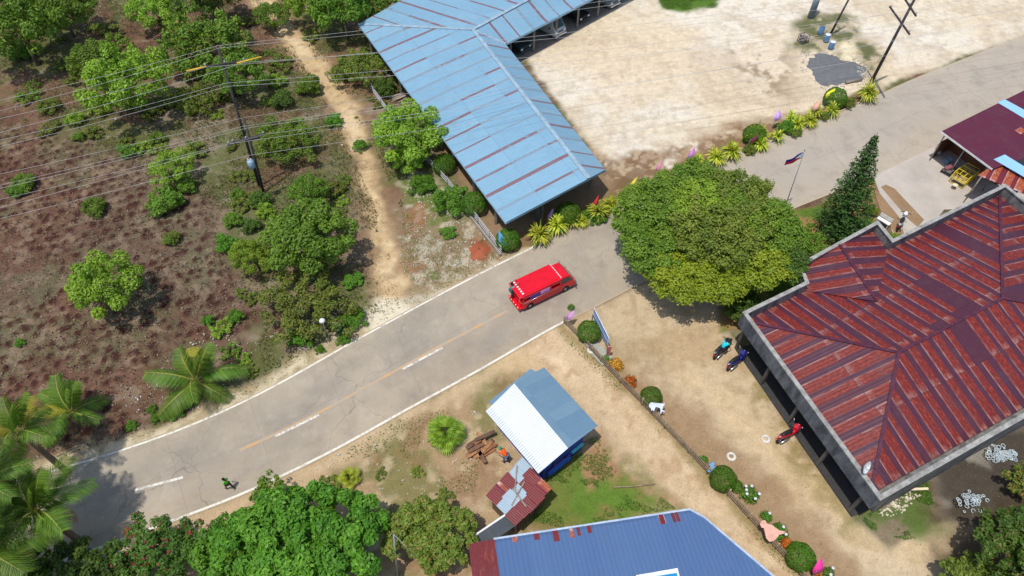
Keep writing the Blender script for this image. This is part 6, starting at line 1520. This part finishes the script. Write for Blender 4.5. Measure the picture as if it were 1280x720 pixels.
# ------------------------------------------------------------------ parked vehicles under the blue roof
def parked(px, kind, c, label, rz):
    q = P(*px); e = empty('parked_%s' % kind, q, rz, label, kind); m = MB()
    col_ = paint(c, .3, 0, .06, .5)
    hb = {'car': (.85, 1.4), 'van': (1.0, 1.85), 'jeep': (.95, 1.75)}[kind]
    def pr(m, pts, w0, w1):
        n = len(pts); vs = [(p[0], -w_, p[1]) for p, w_ in zip(pts, w0)] + [(p[0], w_, p[1]) for p, w_ in zip(pts, w0)]
        m.add(vs, [list(range(n)), list(range(n, 2 * n))[::-1]] + [((i + 1) % n, i, n + i, n + (i + 1) % n) for i in range(n)])
    b = [(0, .3), (.06, hb[0] - .1), (-.15, hb[0]), (-4.1, hb[0] + .02), (-4.2, .35)]
    pr(m, b, [.82] * 5, 0); m.build('body', col_, e, .05)
    m = MB()
    if kind == 'car': cb = [(-.95, hb[0] - .01), (-1.6, hb[1]), (-3.2, hb[1]), (-3.8, hb[0])]
    elif kind == 'van': cb = [(-.08, hb[0] - .01), (-.65, hb[1]), (-4.05, hb[1]), (-4.15, hb[0])]
    else: cb = [(-1.0, hb[0] - .01), (-1.2, hb[1]), (-4.0, hb[1]), (-4.1, hb[0])]
    pr(m, cb, [.8, .7, .7, .8], 0); m.build('cabin', col_, e, .04)
    p0, p1 = cb[0], cb[1]; m = MB(); f = lambda t: (p0[0] + (p1[0] - p0[0]) * t + .015, p0[1] + (p1[1] - p0[1]) * t + .012)
    a0, a1 = f(.1), f(.9); m.add([(a0[0], -.7, a0[1]), (a0[0], .7, a0[1]), (a1[0], .64, a1[1]), (a1[0], -.64, a1[1])], [(0, 1, 2, 3)]); o = m.build('windshield', glass((.03, .05, .045)), e); o.modifiers.new('s', 'SOLIDIFY').thickness = .01
    for s in (-1, 1):
        m = MB(); m.box((.05, s * .6, hb[0] - .22), (.06, .26, .16)); m.build('headlight', paint((.8, .8, .78), .2), e)
        m = MB(); m.box((-.75, s * .92, hb[0] + .12), (.1, .16, .14)); m.build('mirror', BLACK, e)
    m = MB(); m.box((.1, 0, .42), (.14, 1.66, .16)); m.build('bumper', CHR if kind != 'car' else col_, e, .02)
    m = MB(); m.box((.06, 0, hb[0] - .2), (.04, .8, .14)); m.build('grille', BLACK, e)
    for x in (-.75, -3.3):
        for y in (-.72, .72): wheel(e, x, y)
az = math.atan2(ue.x * -1, ue.y) ; az = math.atan2(-ue.x, ue.y) + math.pi
az = math.atan2(ue.y, ue.x) - math.pi / 2
for px, kd, c, lb in (((657, 66), 'car', lin((50, 70, 70)), 'dark green parked car nearest the inner corner of the blue roof'), ((700, 47), 'van', lin((200, 206, 204)), 'silver-white parked van with a green-tinted windshield'),
                      ((730, 28), 'car', lin((30, 32, 36)), 'black parked car right of the silver-white van'), ((768, 10), 'jeep', lin((160, 164, 166)), 'grey parked jeep at the top edge under the blue roof')):
    parked(px, kd, c, lb, az)

# ------------------------------------------------------------------ motorcycles
def motorcycle(px0, px1, c, label, seed=1):
    a_, b_ = P(*px0), P(*px1); d_ = b_ - a_; q = (a_ + b_) / 2
    e = empty('motorcycle', q, math.atan2(d_.y, d_.x), label, 'motorcycle'); e.rotation_euler.x = R(-6); e.scale = (1.12, 1.12, 1.12)
    body = paint(c, .3, 0, .06, .5)
    M = Matrix.Rotation(R(90), 3, 'X')
    for x in (-.62, .62):
        m = MB(); rr = .29; m.lathe([(rr - .07, -.045), (rr - .02, -.05), (rr, 0), (rr - .02, .05), (rr - .07, .045), (rr - .07, -.045)], (x, 0, rr), 24, 0, M); wh = m.build('wheel', RUBBER, e)
        m = MB(); m.lathe([(.02, -.04), (.06, -.03), (.06, .03), (.02, .04)], (x, 0, rr), 10, 0, M)
        for k in range(6): t_ = k * math.pi / 3; m.tube([(x, 0, rr), (x + math.cos(t_) * .23, 0, rr + math.sin(t_) * .23)], .012, 5)
        m.build('rim', CHR, wh)
    m = MB(); m.tube([(.62, .07, .29), (.45, .07, .8)], .025, 6).tube([(.62, -.07, .29), (.45, -.07, .8)], .025, 6); m.build('fork', CHR, e)
    m = MB(); m.tube([(.9, 0, .52), (.8, 0, .6), (.62, 0, .63), (.45, 0, .55)], [.05, .09, .1, .07], 8); m.build('front_fender', body, e)
    m = MB(); m.tube([(.55, 0, .62), (.44, 0, .85), (.36, 0, .98)], [.17, .2, .12], 10); m.tube([(.42, 0, .6), (.2, 0, .42), (-.1, 0, .42)], [.16, .14, .12], 8); m.build('leg_shield', body, e)
    m = MB(); m.tube([(.1, 0, .55), (-.2, 0, .62), (-.6, 0, .7), (-.92, 0, .78)], [.11, .16, .15, .05], 10); m.build('tail_body', body, e)
    m = MB(); m.tube([(.12, 0, .72), (-.1, 0, .76), (-.45, 0, .8), (-.75, 0, .84)], [.08, .13, .13, .07], 10); m.build('seat', BLACK, e)
    m = MB(); m.tube([(.3, -.36, 1.0), (.38, -.16, 1.02), (.4, 0, .98), (.38, .16, 1.02), (.3, .36, 1.0)], .02, 6); m.build('handlebar', BLACK, e)
    for s in (-1, 1): m = MB(); m.tube([(.36, s * .25, 1.02), (.4, s * .3, 1.16)], .01, 5).lathe([(.01, .01), (.06, 0), (.01, -.01)], (.4, s * .32, 1.2), 10, 0, Matrix.Rotation(R(80), 3, 'Y')); m.build('mirror', CHR, e)
    m = MB(); m.lathe([(.01, .06), (.08, .03), (.09, -.03)], (.52, 0, .92), 12, 0, Matrix.Rotation(R(80), 3, 'Y')); m.build('headlight', paint((.7, .7, .68), .2), e)
    m = MB(); m.box((0, 0, .33), (.36, .22, .24)); m.build('engine', DSTEEL, e, .03)
    m = MB(); m.tube([(0, -.14, .25), (-.3, -.17, .26), (-.75, -.18, .34)], [.025, .045, .05], 8); m.build('exhaust', CHR, e)
    m = MB(); m.box((-.9, 0, .6), (.1, .12, .06)); m.build('tail_light', paint(lin((200, 40, 30)), .3), e)
    m = MB(); m.tube([(-.6, .1, .85), (-.95, .1, .88), (-.95, -.1, .88), (-.6, -.1, .85)], .013, 5); m.build('rack', CHR, e)
    m = MB(); m.tube([(.0, .1, .3), (-.05, .3, .02)], .012, 5); m.build('stand', DSTEEL, e)
    return e
MT = motorcycle((890, 452), (914, 430), (.03, .03, .035), 'black motorcycle ridden by the person in a turquoise shirt')
motorcycle((908, 465), (932, 447), lin((24, 30, 130)), 'dark blue motorcycle parked facing the grey building')
motorcycle((969, 556), (1000, 539), lin((200, 16, 44)), 'red motorcycle parked with its front in the shade of the building')

# ------------------------------------------------------------------ people
SKIN = NT('skin', .6, 0, .3); SKIN.col((.22, .12, .075)); SKIN = SKIN.mat
def skinned(name, verts, edges, radii, mat, parent, sub=1, root=0):
    me = bpy.data.meshes.new(name); me.from_pydata(verts, edges, []); o = mesh_obj(name, me, mat, parent)
    o.modifiers.new('skin', 'SKIN'); sv = me.skin_vertices[0].data
    for i, r_ in enumerate(radii): sv[i].radius = r_ if isinstance(r_, tuple) else (r_, r_)
    sv[root].use_root = True
    md = o.modifiers.new('sub', 'SUBSURF'); md.levels = sub; md.render_levels = sub
    return o
def person(loc, rz, label, shirt, trousers, pose='stand', hair=(.015, .012, .01), cap=None, scale=1.0, parent_z=0):
    e = empty('person', loc, rz, label, 'person'); e.scale = (scale,) * 3
    # joints, +x forward, y left
    J_ = {}
    if pose in ('stand', 'walk', 'hang', 'bend'):
        st = {'stand': 0.04, 'walk': .28, 'hang': .1, 'bend': .12}[pose]; by = .0 if pose != 'bend' else .32; dz = 0 if pose != 'bend' else -.12
        J_['pel'] = (0, 0, .95); J_['chest'] = (.02 + by * .8, 0, 1.28 + dz); J_['neck'] = (.02 + by * 1.2, 0, 1.48 + dz * 1.5); J_['head'] = (.05 + by * 1.5, 0, 1.63 + dz * 2)
        for s, n_ in ((1, 'l'), (-1, 'r')):
            f = st * s; J_['hip' + n_] = (0, .1 * s, .9); J_['kn' + n_] = (f * .6 + .04, .11 * s, .5); J_['an' + n_] = (f * .9, .11 * s, .09); J_['to' + n_] = (f * .9 + .17, .13 * s, .04)
            J_['sh' + n_] = (.02 + by, .19 * s, 1.42 + dz * 1.3)
            if pose == 'hang': J_['el' + n_] = (.22, .24 * s, 1.5); J_['wr' + n_] = (.42, .2 * s, 1.62)
            elif pose == 'bend': J_['el' + n_] = (.48, .22 * s, 1.05); J_['wr' + n_] = (.66, .17 * s, .86)
            else: J_['el' + n_] = (-.06 * s * (st > .1) - .02, .25 * s, 1.14); J_['wr' + n_] = (-.22 * s * (st > .1) + .06, .26 * s, .9)
    else:  # ride
        J_['pel'] = (-.22, 0, .88); J_['chest'] = (-.1, 0, 1.18); J_['neck'] = (-.02, 0, 1.38); J_['head'] = (.04, 0, 1.53)
        for s, n_ in ((1, 'l'), (-1, 'r')):
            J_['hip' + n_] = (-.2, .1 * s, .86); J_['kn' + n_] = (.2, .2 * s, .72); J_['an' + n_] = (.02, .22 * s, .32); J_['to' + n_] = (.18, .24 * s, .27)
            J_['sh' + n_] = (-.04, .19 * s, 1.32); J_['el' + n_] = (.12, .27 * s, 1.1); J_['wr' + n_] = (.28, .3 * s, 1.06)
    vs = []; rad = []; ix = {}
    R_ = {'pel': .12, 'chest': (.11, .14), 'neck': .05, 'head': .085, 'hip': .085, 'kn': .055, 'an': .038, 'to': .032, 'sh': .05, 'el': .038, 'wr': .026}
    for k, v in J_.items(): ix[k] = len(vs); vs.append(v); rad.append(R_[k] if k in R_ else R_[k[:-1]])
    ed = [(ix['pel'], ix['chest']), (ix['chest'], ix['neck']), (ix['neck'], ix['head'])]
    for n_ in 'lr': ed += [(ix['pel'], ix['hip' + n_]), (ix['hip' + n_], ix['kn' + n_]), (ix['kn' + n_], ix['an' + n_]), (ix['an' + n_], ix['to' + n_]), (ix['chest'], ix['sh' + n_]), (ix['sh' + n_], ix['el' + n_]), (ix['el' + n_], ix['wr' + n_])]
    for n_ in 'lr':
        w_ = Vector(J_['wr' + n_]); d = (w_ - Vector(J_['el' + n_])).normalized(); sd = d.cross(Vector((1, 0, 0)) if abs(d.x) < .8 else Vector((0, 0, 1))).normalized()
        pm = w_ + d * .07; ix['pm'] = len(vs); vs.append(tuple(pm)); rad.append((.024, .034)); ed.append((ix['wr' + n_], ix['pm']))
        for j in range(5):
            o_ = (j - 1.8) * .02; L = (.05, .075, .082, .075, .058)[j]
            if j == 0: f0_ = w_ + d * .03 + sd * -.045; f1_ = f0_ + d * .035 - sd * .02
            else: f0_ = pm + d * .02 + sd * o_; f1_ = f0_ + d * L * .7 + Vector((.012, 0, -.01))
            b0_ = len(vs); vs += [tuple(f0_), tuple(f1_)]; rad += [.010, .008]; ed += [(ix['pm'], b0_), (b0_, b0_ + 1)]
    b = skinned('body', vs, ed, rad, SKIN, e, 1, ix['pel'])
    def sub_(keys, edges, rr, name, mat):
        vv = [J_[k] if isinstance(k, str) else k for k in keys]; skinned(name, vv, edges, rr, mat, e, 1, 0)
    mid_l = tuple((Vector(J_['shl']) * .3 + Vector(J_['ell']) * .7)); mid_r = tuple((Vector(J_['shr']) * .3 + Vector(J_['elr']) * .7))
    sub_(['pel', 'chest', 'shl', mid_l, 'shr', mid_r, tuple(Vector(J_['neck']) * .7 + Vector(J_['chest']) * .3)], [(0, 1), (1, 2), (2, 3), (1, 4), (4, 5), (1, 6)], [(.145, .165), (.135, .175), .078, .062, .078, .062, .07], 'shirt', paint(shirt, .8, 0, .08))
    ml = tuple(Vector(J_['knl']) * .15 + Vector(J_['anl']) * .85); mr = tuple(Vector(J_['knr']) * .15 + Vector(J_['anr']) * .85)
    sub_(['pel', 'hipl', 'knl', ml, 'hipr', 'knr', mr], [(0, 1), (1, 2), (2, 3), (0, 4), (4, 5), (5, 6)], [.14, .10, .072, .055, .10, .072, .055], 'trousers', paint(trousers, .8, 0, .08))
    hd = Vector(J_['head']); m = MB()
    m.lathe([(.01, .135), (.07, .12), (.105, .07), (.112, .02), (.10, -.03), (.085, -.05)], hd + Vector((-.015, 0, .02)), 14); m.build('cap' if cap else 'hair', paint(cap or hair, .8), e)
    m = MB()
    for s in (-1, 1): m.lathe([(.002, .012), (.012, 0), (.002, -.012)], hd + Vector((.088, s * .032, .0)), 8)
    m.build('eyes', BLACK, b); m = MB(); m.tube([hd + Vector((.085, 0, .01)), hd + Vector((.108, 0, -.025))], [.01, .016], 6); m.build('nose', SKIN, b)
    m = MB(); m.box(hd + Vector((.088, 0, -.055)), (.01, .045, .01)); m.build('mouth', paint((.16, .05, .045), .5), b)
    m = MB()
    for s in (-1, 1): m.lathe([(.004, .01), (.024, .004), (.02, -.008)], hd + Vector((0, s * .09, -.005)), 8, 0, Matrix.Rotation(R(90), 3, 'X'))
    m.build('ears', SKIN, b)
    m = MB()
    for n_ in 'lr': a_, t_ = Vector(J_['an' + n_]), Vector(J_['to' + n_]); m.tube([a_ + Vector((-.06, 0, -.04)), a_ + Vector((0, 0, -.03)), t_], [.04, .048, .036], 8)
    m.build('shoes', paint((.05, .045, .04), .7), e)
    return e
person(MT.location + Vector((0, 0, .0)), MT.rotation_euler.z, 'person in a turquoise shirt riding the black motorcycle', lin((40, 214, 226)), (.03, .03, .04), 'ride')
person(Vector(P(634, 369)) + Vector((0, 0, .48)), R(31), 'person in a teal shirt hanging on to the rear of the red van', lin((60, 150, 160)), (.05, .07, .09), 'hang', scale=.98).location = (VAN.matrix_basis @ Vector((-2.48, .5, .42)))
person(P(289, 611, .03), R(160), 'person in a bright green shirt walking across the road', lin((96, 190, 60)), (.035, .03, .03), 'walk', scale=.84)
person(P(633, 578, 0), R(140), 'person in orange shirt and green cap bending at the plank pile', lin((236, 96, 34)), lin((84, 104, 140)), 'bend', cap=lin((40, 160, 90)), scale=.95)

# ------------------------------------------------------------------ goods in front of the shop
YEL = paint(lin((226, 200, 40)), .45)
e = empty('yellow_frame', P(1201, 226), R(38), 'bright yellow welded tube frame in front of the maroon shop', 'frame'); m = MB()
for x in (-.95, -.3, .35, .95):
    for y in (-.6, .6): m.tube([(x, y, .05), (x, y, 1.15)], .03, 6)
    m.tube([(x, -.6, 1.15), (x, .6, 1.15)], .03, 6)
for y in (-.6, -.2, .2, .6): m.tube([(-.95, y, 1.15), (.95, y, 1.15)], .028, 6)
for z in (.1, .6):
    for y in (-.6, .6): m.tube([(-.95, y, z), (.95, y, z)], .028, 6)
    for x in (-.95, .95): m.tube([(x, -.6, z), (x, .6, z)], .028, 6)
for k in range(6): m.tube([(-.8 + k * .3, -.6, .1), (-.8 + k * .3, -.6, 1.15)], .018, 5)
m.build('tubes', YEL, e); m = MB(); m.box((0, 0, .4), (1.7, 1.0, .04)); m.build('tray', paint(lin((190, 170, 110)), .7), e)
m = MB()
for i in range(9): m.box((rg.uniform(-.7, .7), rg.uniform(-.4, .4), .5), (.3, .2, .16), rg.uniform(0, 3), mi=0)
m.build('packages', paint(lin((200, 176, 120)), .7), e)
e = empty('round_stool', P(1191, 236), 0, 'small round cream stool by the yellow frame', 'stool'); m = MB(); m.lathe([(.01, .48), (.2, .48), (.22, .45), (.2, .42), (.01, .42)], n=18); m.build('seat', paint(lin((236, 222, 180)), .5), e)
for k in range(4): m = MB(); a_ = k * 1.5708 + .4; m.tube([(.12 * math.cos(a_), .12 * math.sin(a_), .43), (.18 * math.cos(a_), .18 * math.sin(a_), 0)], .018, 6); m.build('leg', WOODG, e)
e = empty('pushcart', P(1184, 216), R(38), 'old grey pushcart loaded with sacks left of the yellow frame', 'cart'); m = MB(); m.box((0, 0, .45), (1.1, .7, .08)); m.tube([(.55, .3, .45), (.9, .3, .8)], .025, 6).tube([(.55, -.3, .45), (.9, -.3, .8)], .025, 6); m.build('bed', paint(lin((120, 110, 112)), .7), e)
for x in (-.35, .3):
    for y in (-.4, .4): m = MB(); m.lathe([(.02, -.03), (.2, -.03), (.22, 0), (.2, .03), (.02, .03)], (x, y, .22), 16, 0, Matrix.Rotation(R(90), 3, 'X')); m.build('wheel', RUBBER, e)
m = MB(); 
for i in range(4): m.lathe([(.01, .2), (.16, .15), (.22, 0), (.16, -.1), (.01, -.12)], (-.35 + i * .23, rg.uniform(-.2, .2), .62), 10)
m.build('sacks', paint(lin((150, 90, 96)), .8), e)
e = empty('blue_basin_stack', P(1183, 204), 0, 'stack of grey-blue basins under the shop eave', 'basins'); m = MB()
for i in range(4): m.lathe([(.01, .02 + i * .1), (.2, .02 + i * .1), (.3, .2 + i * .1), (.32, .2 + i * .1), (.22, i * .1)], n=18)
m.build('basins', paint(lin((130, 150, 166)), .5), e)
e = empty('gas_tank', P(1172, 190), R(60), 'grey cylindrical tank lying at the roadside corner of the shop', 'tank'); m = MB(); m.lathe([(.01, -.75), (.2, -.7), (.26, -.55), (.26, .55), (.2, .7), (.01, .75)], (0, 0, .32), 18, 0, Matrix.Rotation(R(90), 3, 'Y')); m.build('cylinder', paint(lin((150, 154, 156)), .4, .3), e)
for x in (-.4, .4): m = MB(); m.box((x, 0, .06), (.1, .5, .12)); m.build('support', DSTEEL, e)
e = empty('white_bench', P(1102, 281), R(-50), 'small white metal bench in the garden right of the conifer', 'bench'); m = MB(); m.box((0, 0, .45), (1.1, .38, .05)); m.build('seat', WHITE, e); m = MB(); m.box((0, .2, .72), (1.1, .04, .3)); m.build('backrest', WHITE, e)
for x in (-.48, .48):
    for y in (-.15, .15): m = MB(); m.box((x, y, .22), (.05, .05, .44)); m.build('leg', WHITE, e)
motorcycle((1122, 288), (1128, 277), (.55, .57, .6), 'silver motorcycle parked beside the inner corner of the parapet')
# small white scraps of litter
stones('litter', [[(380, 395), (460, 380), (470, 400), (395, 430)], [(150, 480), (220, 470), (230, 500), (160, 520)], [(500, 250), (560, 250), (620, 310), (530, 370)]], 150, .03, .09, 'white scraps of litter lying in the weeds', 33, 'litter', WHITE, .3)
